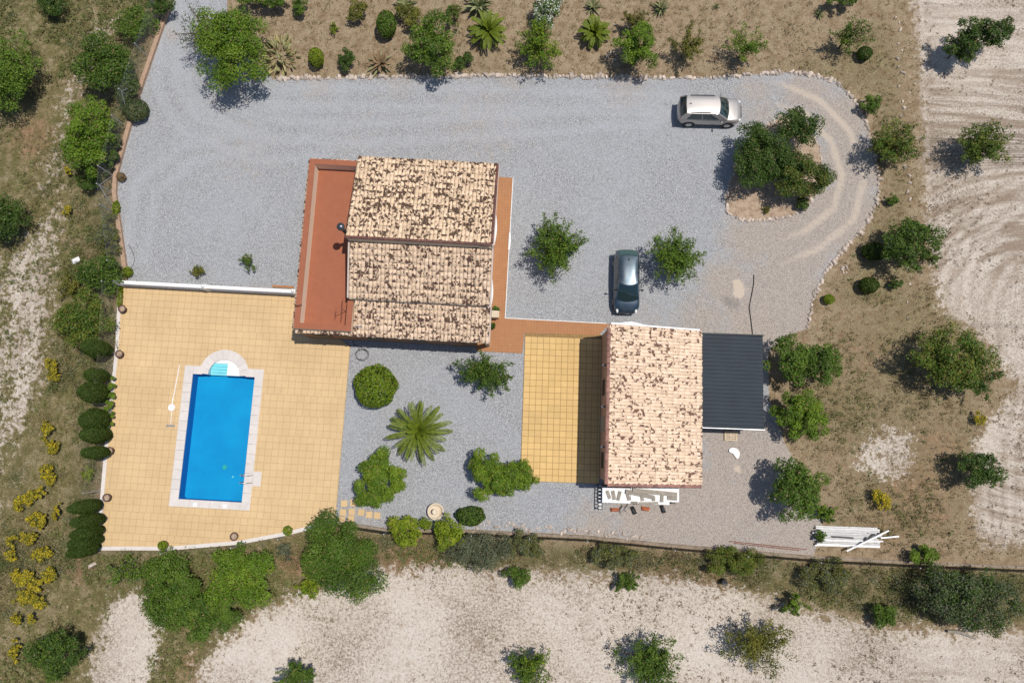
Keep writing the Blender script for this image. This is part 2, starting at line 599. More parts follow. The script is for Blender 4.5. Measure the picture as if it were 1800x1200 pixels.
def build_ground():
    xs = axis(-42, 42, 0.3, 400)
    ys = axis(-21, 38, 0.3, 400)
    gx, gy = np.meshgrid(xs, ys)
    pts = np.stack([gx.ravel(), gy.ravel()], 1)
    z = gz_arr(pts) - 0.02 + 0.10 * (vnoise(pts, 0.35, 3) - 0.5) * (dist_line(pts, edge_pl) > 2.5) * (~inside(pts, compound))
    nx, ny = len(xs), len(ys)
    idx = np.arange(nx * ny).reshape(ny, nx)
    f = np.stack([idx[:-1, :-1], idx[:-1, 1:], idx[1:, 1:], idx[1:, :-1]], -1).reshape(-1, 4)
    cen = pts[f].mean(1)
    c, s = math.cos(AH), math.sin(AH)
    u = cen[:, 0] * c + cen[:, 1] * s
    v = -cen[:, 0] * s + cen[:, 1] * c
    hole = (u > POOL_OUT[0] - .3) & (u < POOL_OUT[1] + .3) & (v > POOL_OUT[2] - .3) & (v < POOL_OUT[3] + 1.5)
    f = f[~hole]
    me = mk_mesh('ground', np.column_stack([pts, z]), f, M['ground'], smooth=True)
    def put(name, val):
        at = me.attributes.new(name, 'FLOAT', 'POINT')
        at.data.foreach_set('value', val.astype(np.float32))
    for k, fn in GROUND.items():
        put(k, fn(pts))
    o = obj('ground', me)
    o['kind'] = 'structure'
    o['label'] = 'dry grassy soil and pale tilled fields around the house'
    return o

Z_ = lambda pts, w, px: sstep(-w, w, sdist(pts, poly(px, -0.6)))
FB = [(318, 1260), (345, 1180), (385, 1130), (430, 1098), (520, 1050), (640, 1008), (760, 998), (900, 1003), (1050, 1018), (1200, 1020),
      (1330, 1052), (1420, 1082), (1560, 1108), (1700, 1112), (1950, 1100), (2300, 1100), (2300, 1900), (300, 1900)]
FS = [(120, 1260), (150, 1180), (185, 1050), (240, 1038), (278, 1110), (262, 1200), (250, 1260)]
FR = [(1592, -300), (1594, 0), (1606, 150), (1612, 300), (1618, 450), (1640, 540), (1705, 590), (1775, 680), (1700, 770), (1695, 900), (1720, 958),
      (2400, 958), (2400, -300)]
FR2 = [(1500, 770), (1560, 740), (1605, 760), (1600, 840), (1540, 850), (1490, 820)]
L1 = [(60, 720), (15, 800), (-10, 960), (-200, 980), (-200, 500), (30, 420), (95, 330), (112, 430), (92, 560), (78, 650)]
L2 = [(150, 30), (215, 10), (175, 110), (128, 190), (105, 330), (50, 330), (85, 200)]
def g_pale(p):
    m = np.maximum(Z_(p, 2.3, FB), Z_(p, 1.6, FS) * 0.9)
    m = np.maximum(m, Z_(p, 1.4, FR) * 0.82)
    m = np.maximum(m, Z_(p, 1.0, FR2) * 0.6)
    m = np.maximum(m, Z_(p, 1.5, L1) * 0.55)
    m = np.maximum(m, Z_(p, 1.5, L2) * 0.52)
    return m - 0.10 * (1 - inside(p, poly([(0, 0), (1800, 0), (1800, 1200), (0, 1200)])))
GL = [(-300, -300), (330, -300), (300, 20), (240, 180), (203, 330), (222, 480), (208, 620), (175, 960), (600, 920), (860, 940), (1430, 985), (1830, 1000),
      (1830, 1100), (1560, 1100), (1330, 1045), (1200, 1015), (640, 1003), (430, 1095), (330, 1200), (300, 1400), (-300, 1400)]
GR = [(1430, 560), (1620, 480), (1720, 600), (1720, 960), (1440, 960), (1380, 780), (1350, 600)]
GT = [(1330, 128), (1560, 20), (1600, 200), (1610, 560), (1430, 560), (1540, 340), (1510, 190)]
def g_green(p):
    m = 0.82 * Z_(p, 1.0, GL)
    m = np.maximum(m, 0.44 * Z_(p, 1.5, GR))
    m = np.maximum(m, 0.52 * Z_(p, 1.5, GT))
    m = np.maximum(m, 0.25)
    return m + 0.35 * (vnoise(p, 0.25, 11) - 0.5)
def spots(p, lst):
    m = np.zeros(len(p))
    for a, b, r, w in lst:
        c = np.array(P2(a, b))
        m = np.maximum(m, w * np.exp(-((p - c) ** 2).sum(1) / (2 * (r / 26) ** 2)))
    return m
RUST = [(1600, 850, 60, .55), (1520, 620, 50, .45), (1640, 780, 50, .5), (1460, 800, 30, .4), (1560, 930, 50, .5), (740, 985, 40, .8), (700, 1000, 40, .7), (160, 110, 60, .6), (40, 230, 50, .6), (130, 1000, 30, .6), (320, 1180, 25, .6), (510, 990, 25, .7),
        (1180, 1010, 50, .55), (1250, 1040, 50, .6), (1640, 900, 50, .5), (1470, 700, 50, .35), (1180, 20, 60, .35), (640, 60, 30, .3), (1760, 140, 30, .5),
        (1650, 440, 40, .5), (250, 60, 25, .6), (100, 420, 20, .5)]
def g_furrow(p):
    a = np.hypot(*(p - np.array(P2(1815, 575))).T)
    b = p[:, 1] + 0.08 * p[:, 0]
    w = sstep(P2(1700, 300)[1], P2(1700, 230)[1], p[:, 1])
    e = p[:, 1] * 1.1 + 0.02 * p[:, 0]
    lo = sstep(-7, -9, p[:, 1])
    return ((a * (1 - w) + b * w) * (1 - lo) + e * lo) * (p[:, 0] > -18) + (p[:, 0] < -18) * (p[:, 0] * 1.3 - 0.12 * p[:, 1])
def g_furrowed(p):
    r = Z_(p, 1.0, FR)
    lo = Z_(p, 1.0, FB) * sstep(18, 30, p[:, 0]) * 0.8
    lf = 0.6 * np.maximum(Z_(p, 1.5, L1), Z_(p, 1.5, L2))
    return np.maximum(np.maximum(r, lo), lf) * (0.35 + 0.65 * sstep(0.35, 0.6, vnoise(p, 0.15, 5)))
TRACKS = [[(1612, -40), (1618, 120), (1624, 300), (1630, 430), (1650, 560), (1690, 600)], [(1660, 640), (1650, 520), (1668, 430), (1720, 360), (1830, 300)],
          [(1700, 600), (1690, 500), (1715, 430), (1770, 380), (1840, 350)], [(1600, 62), (1700, 60), (1850, 52)], [(1640, 30), (1760, 24), (1850, 30)], [(1640, 150), (1720, 146), (1850, 160)],
          [(1740, 620), (1735, 540), (1765, 470), (1840, 430)], [(1790, 700), (1770, 780), (1765, 960)], [(1730, 960), (1722, 860)], [(130, 20), (110, 150), (95, 300), (90, 420), (80, 560), (55, 700)],
          [(165, 40), (140, 170), (120, 300), (112, 430)]]
def g_track(p, side):
    d = np.full(len(p), 99.0)
    for l in TRACKS:
        d = np.minimum(d, dist_line(p, poly(l, -.4)))
    return np.exp(-(d / .20) ** 2) if side == 0 else np.exp(-((d - .42) / .17) ** 2)
def g_along(p):
    c = np.array(P2(1815, 575))
    a = np.arctan2(p[:, 1] - c[1], p[:, 0] - c[0]) * 12.0
    b = p[:, 0] + 0.3 * p[:, 1]
    w = sstep(P2(1700, 300)[1], P2(1700, 230)[1], p[:, 1])
    lo = sstep(-7, -9, p[:, 1])
    return ((a * (1 - w) + b * w) * (1 - lo) + p[:, 0] * lo) * (p[:, 0] > -18) + (p[:, 0] < -18) * p[:, 1]
GROUND = {'track': lambda p: g_track(p, 0), 'trackdark': lambda p: g_track(p, 1), 'along': g_along, 'pale': g_pale, 'green': g_green, 'rust': lambda p: spots(p, RUST), 'furrow': g_furrow, 'furrowed': g_furrowed}
ground = build_ground()

# ------------------------------------------------------------------ gravel yard and turning loop
NORTH_EDGE = [(1110, 137), (1180, 138), (1250, 136), (1330, 131), (1380, 127), (1420, 129), (1470, 143), (1505, 180), (1522, 215), (1538, 268), (1546, 320), (1540, 360),
              (1520, 400), (1482, 440), (1452, 478), (1427, 530), (1418, 578)]
YARD_PX = [(302, 0), (293, 28), (240, 180), (228, 225), (205, 310), (203, 340), (208, 375), (222, 470), (226, 494), (520, 508), (560, 600), (616, 608), (589, 914),
           (680, 928), (830, 930), (1030, 940), (1180, 955), (1430, 976), (1448, 930), (1410, 830), (1380, 780), (1352, 700), (1350, 620), (1380, 590)] + \
          NORTH_EDGE[::-1] + [(900, 134), (700, 136), (560, 138), (480, 140), (440, 100), (400, 40), (398, -60), (312, -60)]
LOOP = [(1300, 150), (1370, 165), (1430, 190), (1478, 240), (1500, 310), (1484, 375), (1430, 420), (1360, 450), (1300, 520)]
DIRT = [(1340, 200, 30, .5), (1420, 165, 40, .75), (1480, 210, 45, .85), (1500, 290, 50, .9), (1480, 380, 55, .95), (1400, 420, 55, 1), (1320, 420, 40, .8), (1380, 500, 60, .85), (1340, 560, 60, .85),
        (1280, 500, 38, .8), (1240, 560, 40, .6), (1400, 570, 40, .9), (1150, 905, 60, .85), (1250, 900, 70, .9), (1350, 880, 70, .9), (1300, 800, 60, .75), (1400, 950, 50, .9), (1370, 800, 50, .8),
        (1330, 160, 30, .5), (1150, 575, 40, .3), (1050, 930, 40, .6), (900, 140, 25, .4), (700, 145, 30, .35), (560, 150, 30, .4), (1100, 150, 40, .4), (400, 165, 30, .4),
        (1030, 620, 30, .1), (430, 270, 60, .28), (850, 215, 80, .3), (640, 230, 60, .2), (640, 905, 30, .3), (300, 60, 20, .4)]
def y_dirt(p):
    return spots(p, DIRT)
def y_rut(p):
    d = dist_line(p, poly(LOOP))
    d2 = dist_line(p, poly([(420, 230), (600, 185), (900, 175), (1150, 160), (1300, 155)]))
    d3 = dist_line(p, poly([(230, 420), (330, 280), (470, 240), (700, 235), (900, 225)]))
    a = np.exp(-((d - 0.75) / 0.32) ** 2) * 1.0 * sstep(1290, 1400, 900 + p[:, 0] * 24)
    return np.maximum(a, 0.30 * np.exp(-((np.minimum(d2, d3) - 0.75) / 0.3) ** 2))
LANES = [[(345, -20), (330, 90), (360, 170), (450, 225), (620, 235), (900, 220), (1150, 200)], [(300, 60), (290, 150), (330, 215), (450, 265), (560, 260)],
         [(240, 440), (255, 330), (330, 270), (450, 245)], [(480, 170), (800, 172), (1180, 185)], [(930, 250), (1060, 300), (1150, 360), (1240, 420)], [(960, 540), (1060, 400), (1120, 300), (1180, 240)]]
def y_lane(p):
    m = np.zeros(len(p))
    for k, l in enumerate(LANES):
        d = dist_line(p, poly(l))
        m = np.maximum(m, np.exp(-((d - 0.72) / 0.42) ** 2) * (0.7 if k < 4 else 0.22) + 0.25 * np.exp(-(d / 2.0) ** 2))
    return m
DARK_SPOTS = [(1290, 535, 14, .7), (1278, 528, 12, .7), (1342, 500, 9, .6), (1380, 548, 14, .5), (1336, 495, 8, .5), (1400, 400, 25, .45), (1340, 410, 25, .35), (1318, 500, 8, .6), (1000, 700, 30, .15),
        (1340, 250, 25, .3), (770, 220, 60, .12), (900, 320, 60, .25), (320, 400, 60, .12)]
SAND = [(1296, 498, 9, .9), (1298, 515, 10, .95), (1288, 470, 6, .7), (1270, 490, 11, .55), (1296, 825, 10, .75), (1290, 840, 8, .6), (1310, 508, 7, .8)]
yard = sheet('gravel_yard', poly(YARD_PX), 0.0, M['gravel'], 0.3,
             {'lane': y_lane, 'dirt': y_dirt, 'rut': y_rut, 'dark_spot': lambda p: spots(p, DARK_SPOTS), 'sand': lambda p: spots(p, SAND)})
yard['label'] = 'grey gravel yard with dusty turning loop'

# planted island inside the loop: a soil bed with a ring of stones
ISLAND_PX = [(1274, 348), (1280, 374), (1308, 388), (1350, 386), (1390, 381), (1420, 362), (1440, 332), (1447, 300), (1440, 258), (1410, 215), (1375, 205), (1335, 228), (1298, 280), (1283, 320)]
def mat_bed():
    t = NT('island_soil')
    n = t.noise(3.0, 5, 0.7)
    c = t.ramp(n, [(0.3, (0.24, 0.165, 0.115)), (0.55, (0.42, 0.315, 0.225)), (0.75, (0.50, 0.39, 0.29))])
    t.bump(t.noise(14.0, 4, 0.7), 0.8, 0.05)
    return t.fin(c, 0.95, 0, 0.1)
M['bed'] = mat_bed()
isl = sheet('island_bed', poly(ISLAND_PX), 0.02, M['bed'], 0.5)
isl['label'] = 'bean-shaped soil bed inside the gravel turning loop'

# ------------------------------------------------------------------ paths
def flat(name, pg, z0, z1, mat, label, rz=0.0, origin=(0, 0)):
    o = B().prism([(a - origin[0], b - origin[1]) for a, b in pg], z0, z1).build(name, mat)
    o['kind'] = 'structure'
    o['label'] = label
    return o
pa = [toH(-1.9, 5.2), toH(-0.87, 7.54), toH(-0.87, 17.4), toH(-1.9, 17.4)]
path_pg = [P2(838, 617), P2(918, 621), P2(922, 585), P2(1052, 589), P2(1072, 569), P2(887, 559), toH(-0.87, 17.4), toH(-1.9, 17.4), toH(-1.9, 6.2), toH(-2.65, 6.0)]
flat('tiled_path', path_pg, -0.1, 0.05, M['path'], 'terracotta tiled path along the house and across to the shed')
eb = B()
for a, b in ((toH(-0.87, 17.4), toH(-0.87, 7.54)), (P2(887, 559), P2(1066, 568.5))):
    d = (Vector(b) - Vector(a)).normalized()
    n = Vector((-d.y, d.x)) * 0.022
    a, b = Vector(a), Vector(b)
    eb.prism([tuple(a - n), tuple(b - n), tuple(b + n), tuple(a + n)], -0.05, 0.062)
o = eb.build('path_edging', M['white'])
o['kind'] = 'structure'
o['label'] = 'thin white edging strip along the terracotta path'

# ------------------------------------------------------------------ pool terrace, tile by tile
deck_top = poly([(214, 501), (520, 514)])
DECK = [tuple(P2(214, 499)), tuple(P2(208, 620)), tuple(P2(192, 760)), tuple(P2(178, 961)), tuple(P2(300, 960)), tuple(P2(420, 950)), tuple(P2(500, 935)),
        toH(-11.15, -6.3), toH(-11.15, 5.0), toH(-12.0, 5.6), toH(-13.5, 8.4)]
deck_h = [fromH(*p) for p in DECK]

def rounded_end(r, c, n=16, off=0.0):
    return [(c[0] + r * math.cos(t), c[1] + r * math.sin(t) + off) for t in np.linspace(0, math.pi, n)]

def in_pool_out(u, v):
    a = POOL_OUT[0] < u < POOL_OUT[1] and POOL_OUT[2] < v < POOL_OUT[3]
    return a or math.hypot(u - ARC_C[0], v - ARC_C[1]) < R_OUT or (-16.8 < u < -16.2 and -4.45 < v < -3.5)

terr = empty('pool_terrace', (0, 0, 0), AH)
tag(terr, 'large yellow paved terrace around the swimming pool', kind='structure')
# bed of the paving: four strips round the pool
pb = B()
strips = [(-30, POOL_OUT[0] + .2, -12, 12), (POOL_OUT[1] - .2, -10, -12, 12), (POOL_OUT[0] + .2, POOL_OUT[1] - .2, -12, POOL_OUT[2] + .2), (POOL_OUT[0] + .2, POOL_OUT[1] - .2, 4.0, 12),
          (POOL_OUT[0] + .2, ARC_C[0] - R_IN - .35, POOL_OUT[3] - .2, 4.0), (ARC_C[0] + R_IN + .35, POOL_OUT[1] - .2, POOL_OUT[3] - .2, 4.0)]
for st in strips:
    q = clip_poly(deck_h, *st)
    if len(q) > 2:
        pb.prism(q, -0.1, 0.035)
pb.build('paving_bed', M['deck_joint'], terr)
TS = 0.45
gap = 0.005
unit = B().cbox(-TS / 2 + gap, TS / 2 - gap, -TS / 2 + gap, TS / 2 - gap, 0.0, 0.05, 0.006).mesh('paving_tile', M['deck'])
full, rest = [], []
nrow = 0
v = -9.2
while v < 8.8:
    if nrow % 3 == 0:
        off = random.choice([0, 0.22, 0.11, 0.33])
    u = -27.4 + off
    while u < -11.0:
        cu, cv = u + TS / 2, v + TS / 2
        cor = [(u, v), (u + TS, v), (u, v + TS), (u + TS, v + TS)]
        if not all(in_pool_out(*q) for q in cor) and math.hypot(cu - ARC_C[0], cv - ARC_C[1]) > R_OUT - .18:
            q = clip_poly(deck_h, u + gap, u + TS - gap, v + gap, v + TS - gap)
            if len(q) > 2:
                ar = pg_area(q)
                if ar > (TS - 2 * gap) ** 2 * 0.995:
                    full.append((cu, cv))
                elif ar > 0.01:
                    rest.append(q)
        u += TS
    v += TS
    nrow += 1
cx, cy = fromH(0, 0)
full.sort(key=lambda a: math.hypot(a[0] - cx, a[1] - cy))
for i, (u, v) in enumerate(full[:300]):
    obj('paving_tile', unit, terr, (u, v, 0.012 + random.uniform(-.002, .002)))
rb = B()
fv = []
for u, v in full[300:]:
    z = random.uniform(0.010, 0.014)
    rb.cbox(u - TS / 2 + gap, u + TS / 2 - gap, v - TS / 2 + gap, v + TS / 2 - gap, z, z + 0.05, 0.006)
    fv += [random.random()] * 9
for q in rest:
    rb.prism(q, 0.012, 0.061)
    fv += [random.random()] * (len(q) + 2)
me = mk_mesh('paving_tiles', rb.v, rb.f, M['deck'], fattr={'var': fv})
o = obj('paving_tiles', me, terr)
o['kind'] = 'stuff'

# ------------------------------------------------------------------ pool
pool = empty('swimming_pool', (*toH(-19.4, -1.4), 0), AH)
tag(pool, 'rectangular blue swimming pool with rounded step end and pale stone coping', 'swimming pool')
PO = (-19.4, -1.4)
def mat_basin():
    t = NT('blue_pool_mosaic')
    n = t.noise(0.5, 3)
    vv = t.voro(9.0)
    g = t.n('ShaderNodeSeparateColor')
    t.put(g.inputs[0], vv)
    c = t.ramp(n, [(0.35, (0.002, 0.27, 0.52)), (0.65, (0.004, 0.325, 0.58))])
    c = t.mix(t.math('MULTIPLY', g.outputs[0], 0.12), c, (0.015, 0.40, 0.68))
    return t.fin(c, 0.5, 0, 0.3)
M['basin'] = mat_basin()
M['basinwall'] = simple('deep_blue_mosaic', (0.006, 0.15, 0.42), 0.5, 0.1)
M['step'] = simple('pale_aqua_steps', (0.40, 0.72, 0.72), 0.5, 0.06)
def mat_water():
    t = NT('pool_water')
    tr = t.n('ShaderNodeBsdfTransparent')
    tr.inputs[0].default_value = (0.72, 0.93, 0.98, 1)
    gl = t.n('ShaderNodeBsdfGlossy')
    gl.inputs['Roughness'].default_value = 0.05
    fr = t.n('ShaderNodeFresnel')
    fr.inputs[0].default_value = 1.33
    mx = t.n('ShaderNodeMixShader')
    bp = t.n('ShaderNodeBump')
    bp.inputs['Strength'].default_value = 0.25
    bp.inputs['Distance'].default_value = 0.03
    t.put(bp.inputs['Height'], t.noise(3.0, 3))
    t.t.links.new(bp.outputs[0], gl.inputs['Normal'])
    t.t.links.new(fr.outputs[0], mx.inputs[0])
    t.t.links.new(tr.outputs[0], mx.inputs[1])
    t.t.links.new(gl.outputs[0], mx.inputs[2])
    t.t.links.new(mx.outputs[0], t.out.inputs[0])
    return t.m
M['water'] = mat_water()
iu0, iu1, iv0, iv1 = POOL_IN[0] - PO[0], POOL_IN[1] - PO[0], POOL_IN[2] - PO[1], POOL_IN[3] - PO[1]
ac = (ARC_C[0] - PO[0], ARC_C[1] - PO[1])
DEPTH = 0.85
bb = B()
def rr(x0, x1, y0, y1, r, n=6):
    out = []
    for (a, b, s) in ((x1 - r, y0 + r, -90), (x1 - r, y1 - r, 0), (x0 + r, y1 - r, 90), (x0 + r, y0 + r, 180)):
        for k in range(n):
            t = R(s + 90 * k / (n - 1))
            out.append((a + r * math.cos(t), b + r * math.sin(t)))
    return out
ring = rr(iu0, iu1, iv0, iv1, 0.18)
n = len(ring)
B().add([(a, b, -DEPTH) for a, b in ring], [tuple(range(n))]).build('basin_floor', M['basin'], pool)
# inner walls, open where the rounded end joins
wv, wf = [], []
for i in range(n):
    a, b = ring[i], ring[(i + 1) % n]
    k = len(wv)
    top = 0.03
    is_top = abs(a[1] - iv1) < 1e-6 and abs(b[1] - iv1) < 1e-6
    segs = [(a, b)] if not is_top else [(a, (ac[0] + R_IN, iv1)), ((ac[0] - R_IN, iv1), b)]
    for p, q in segs:
        k = len(wv)
        wv += [(*p, -DEPTH), (*q, -DEPTH), (*q, top), (*p, top)]
        wf.append((k + 3, k + 2, k + 1, k))
    if is_top:
        k = len(wv)
        p, q = (ac[0] + R_IN, iv1), (ac[0] - R_IN, iv1)
        wv += [(*p, -DEPTH), (*q, -DEPTH), (*q, -0.62), (*p, -0.62)]
        wf.append((k + 3, k + 2, k + 1, k))
obj('basin_wall', mk_mesh('basin_wall', wv, wf, M['basinwall']), pool)
# rounded end: white shell, four steps and a white bench lobe
arc = rounded_end(R_IN, (ac[0], iv1), 24)
sb = B()
for a, b in zip(arc[:-1], arc[1:]):
    sb.add([(*a, -0.9), (*b, -0.9), (*b, 0.03), (*a, 0.03)], [(3, 2, 1, 0)])
sb.build('rounded_end_wall', M['white'], pool)
for k in range(4):
    y1_ = iv1 + 0.78 - 0.2 * k
    y0_ = iv1 if k == 3 else iv1 + 0.78 - 0.2 * (k + 1)
    y1_ = iv1 + 0.9 if k == 0 else y1_
    pg = clip_poly([(x, y) for x, y in arc], ac[0] - R_IN, ac[0] + 0.16, y0_ - 0.0, y1_ + 0.0)
    if len(pg) > 2:
        B().prism(pg, -0.95, -0.14 - 0.11 * k).build('step', M['step'], pool)
lob = [(x, y) for x, y in clip_poly([(x * 1.0, y) for x, y in arc], ac[0] + 0.16, ac[0] + R_IN, iv1, iv1 + 1.2)]
B().prism(lob, -0.95, -0.03).build('bench', M['white'], pool)
lob2 = clip_poly([(x, y) for x, y in arc], ac[0] - R_IN, ac[0] + 0.16, iv1 + 0.78, iv1 + 1.2)
if len(lob2) > 2:
    B().prism(lob2, -0.95, -0.035).build('top_ledge', M['white'], pool)
# water
wr = [(a, b) for a, b in ring]
B().add([(a, b, -0.09) for a, b in wr], [tuple(range(n))]).build('water_surface', M['water'], pool)
wb = clip_poly(arc, ac[0] - R_IN, ac[0] + R_IN, iv1 + 0.001, iv1 + 0.78)
B().add([(a, b, -0.09) for a, b in wb], [tuple(range(len(wb)))]).build('water_over_steps', M['water'], pool)
# coping slabs
def slab(x0, x1, y0, y1, z=0.085):
    B().cbox(x0 + .004, x1 - .004, y0 + .004, y1 - .004, 0.0, z, 0.015).build('coping_slab', M['coping'], pool)
ou0, ou1, ov0, ov1 = POOL_OUT[0] - PO[0], POOL_OUT[1] - PO[0], POOL_OUT[2] - PO[1], POOL_OUT[3] - PO[1]
k = 13
for i in range(k):
    a = ov0 + (iv0 - ov0) + (iv1 - iv0) * i / k
    b = ov0 + (iv0 - ov0) + (iv1 - iv0) * (i + 1) / k
    slab(ou0, iu0 + .03, a, b)
    slab(iu1 - .03, ou1, a, b)
for i in range(8):
    a = ou0 + (ou1 - ou0) * i / 8
    b = ou0 + (ou1 - ou0) * (i + 1) / 8
    slab(a, b, ov0, iv0 + .03)
for x0, x1 in ((ou0, ac[0] - R_IN - .38), (ac[0] + R_IN + .38, ou1)):
    slab(x0, (x0 + x1) / 2, iv1 - .03, ov1)
    slab((x0 + x1) / 2, x1, iv1 - .03, ov1)
ro = R_OUT
for i in range(11):
    t0, t1 = math.pi * i / 11, math.pi * (i + 1) / 11
    tt = np.linspace(t0 + .003, t1 - .003, 4)
    pg = [(ac[0] + (R_IN - .03) * math.cos(t), iv1 + (R_IN - .03) * math.sin(t)) for t in tt] + [(ac[0] + ro * math.cos(t), iv1 + 0.04 + ro * math.sin(t)) for t in tt[::-1]]
    B().prism(pg[::-1], 0.0, 0.088).build('coping_slab', M['coping'], pool)
B().cbox(ou1 + .004, ou1 + .53, -3.05, -2.1, 0.0, 0.085, 0.015).build('ladder_platform', M['coping'], pool)
for y in (-2.35, -2.83):
    hb = B()
    pts = [(iu1 - .18, y, -0.4), (iu1 - .18, y, 0.45), (iu1 - .05, y, 0.72), (iu1 + .15, y, 0.78), (iu1 + .38, y, 0.70), (iu1 + .5, y, 0.45), (iu1 + .52, y, 0.08)]
    hb.path(pts, 0.022).build('handrail', M['metal'], pool)
for x in (-0.95, 1.0):
    B().cbox(x - .13, x + .13, ov0 + .08, ov0 + .34, 0.086, 0.10, 0.01).build('skimmer_lid', M['white'], pool)
dr = B().lathe([(0.16, 0), (0.16, 0.03), (0.08, 0.045)], 14, (0.35, -2.0, -DEPTH)).build('floor_drain', simple('green_drain', (0.05, 0.42, 0.35)), pool)
B().ball((0.98, -2.6, -DEPTH + .05), 0.07).build('return_inlet', M['step'], pool)

# pool pole, net and brush lying on the paving
pr = empty('pool_cleaning_pole', P(309, 700, 0.07))
tag(pr, 'long white pool cleaning pole with net and brush lying beside the pool', 'pool tool')
base = P(309, 700, 0.07)
def rel(px, py, z):
    return tuple(P(px, py, 0.07) - base + Vector((0, 0, z)))
B().tube(rel(316, 641, 0.02), rel(302, 714, 0.02), 0.028).build('pole', M['white'], pr)
B().tube(rel(304, 700, 0.03), rel(300.5, 745, 0.03), 0.02).build('second_pole', M['metal'], pr)
nb = B().lathe([(0.03, 0.0), (0.2, 0.01), (0.24, 0.03), (0.22, 0.05)], 14, rel(302, 716, 0.02))
nb.build('net', M['white'], pr)
c = rel(300, 748, 0)
B().cbox(c[0] - .28, c[0] + .28, c[1] - .06, c[1] + .06, 0.0, 0.07, 0.02).build('brush_head', M['metal'], pr)

# retaining kerb wall round the terrace, low wall along the gravel
def wall_along(name, pl, w, z0, z1, mat, label, cat, jitter=0.0):
    """a wall as short butted pieces along a line of plan points"""
    o = empty(name, (pl[0][0], pl[0][1], 0))
    tag(o, label, cat)
    bd = B()
    for a, b in zip(pl[:-1], pl[1:]):
        a, b = Vector(a[:2]), Vector(b[:2])
        d = b - a
        L = d.length
        if L < 1e-4:
            continue
        d /= L
        nn = Vector((-d.y, d.x)) * w / 2
        e = d * 0.012
        a2, b2 = a - Vector(pl[0][:2]) - e, b - Vector(pl[0][:2]) + e
        j = random.uniform(-jitter, jitter)
        bd.prism([tuple(a2 - nn), tuple(b2 - nn), tuple(b2 + nn), tuple(a2 + nn)], z0, z1 + j)
    bd.build('wall_run', mat, o)
    return o
def densify(pl, step):
    out = [np.array(pl[0])]
    for a, b in zip(pl[:-1], pl[1:]):
        a, b = np.array(a), np.array(b)
        k = max(1, int(np.linalg.norm(b - a) / step))
        for i in range(1, k + 1):
            out.append(a + (b - a) * i / k)
    return out
wall_along('retaining_wall', densify(poly([(212, 501), (206, 620), (190, 760), (173, 963), (300, 963), (420, 953), (500, 938), (588, 916)]), 1.5), 0.24, -1.3, 0.075, M['coping'],
           'pale retaining kerb around the outer edges of the pool terrace', 'retaining wall', 0.002)
wall_along('kerb_wall', densify(poly([(302, 0), (293, 28), (266, 105), (240, 180), (228, 225), (214, 275), (205, 310), (203, 340), (208, 375), (222, 476)]), 0.9), 0.27, -1.2, 0.22, M['kerb'],
           'low tan kerb wall along the west edge of the gravel', 'wall', 0.012)
wall_along('boundary_wall', densify(poly([(592, 917), (680, 931), (830, 933), (1030, 943), (1180, 958), (1430, 979)]), 1.2), 0.14, -1.2, 0.08, M['footing'],
           'low concrete boundary footing below the gravel garden', 'wall', 0.03)
wall_along('boundary_footing', densify(poly([(1432, 979), (1600, 988), (1860, 999)]), 1.2), 0.14, -0.6, 0.05, M['footing'],
           'low concrete boundary footing beside the stack of white boards', 'wall', 0.04)

# ------------------------------------------------------------------ barrel tiles
def mat_tile(name, base, dark, thr, lipbias, bscale=3.1):
    t = NT(name)
    uv = t.n('ShaderNodeUVMap').outputs[0]
    sx = t.n('ShaderNodeSeparateXYZ')
    t.put(sx.inputs[0], uv)
    vv = t.math('FRACT', sx.outputs[1])
    off = t.n('ShaderNodeCombineXYZ')
    t.put(off.inputs[0], t.math('MULTIPLY', t.math('FRACT', t.math('MULTIPLY', t.math('FLOOR', sx.outputs[0]), 0.618)), 0.34))
    t.put(off.inputs[1], t.math('MULTIPLY', t.math('FRACT', t.math('MULTIPLY', t.math('FLOOR', sx.outputs[1]), 0.723)), 0.34))
    pv = t.n('ShaderNodeVectorMath', operation='ADD')
    t.put(pv.inputs[0], t.pos())
    t.put(pv.inputs[1], off.outputs[0])
    nz = t.noise(bscale, 2, 0.45, vec=pv.outputs[0], dist=0.25)
    bias = t.ramp(vv, [(0.0, 0.0), (0.5, 0.4), (0.8, 1.0), (1.0, 0.7)])
    f = t.math('ADD', nz, t.math('MULTIPLY', bias, lipbias))
    trn = t.math('FRACT', t.math('MULTIPLY', t.math('ADD', t.math('FLOOR', sx.outputs[0]), t.math('FLOOR', sx.outputs[1])), 0.419))
    f = t.math('ADD', f, t.math('MULTIPLY', t.math('SUBTRACT', trn, 0.5), 0.10))
    mask = t.ramp(f, [(thr, 0.0), (thr + 0.035, 1.0)])
    r = t.n('ShaderNodeObjectInfo').outputs['Random']
    rnd = t.math('FRACT', t.math('ADD', t.math('MULTIPLY', t.math('FLOOR', sx.outputs[0]), 0.377), t.math('ADD', r, t.attr('var'))))
    n2 = t.noise(7.0, 3, 0.6)
    c = t.ramp(rnd, [(0.0, tuple(x * 0.84 for x in base)), (0.55, base), (1.0, (min(1, base[0] * 1.08), base[1] * 1.1, base[2] * 1.14))])
    c = t.mix(t.ramp(n2, [(0.4, 0.0), (0.75, 0.3)]), c, tuple(x * 0.7 for x in base))
    dk = t.ramp(t.noise(12.0, 2), [(0.35, tuple(x * 0.75 for x in dark)), (0.7, tuple(x * 1.5 for x in dark))])
    c = t.mix(t.math('MULTIPLY', mask, 0.94), c, dk)
    return t.fin(c, 0.8, 0, 0.25)
M['tile'] = mat_tile('flamed_cream_roof_tile', (0.80, 0.59, 0.395), (0.062, 0.03, 0.02), 0.556, 0.06, 4.6)
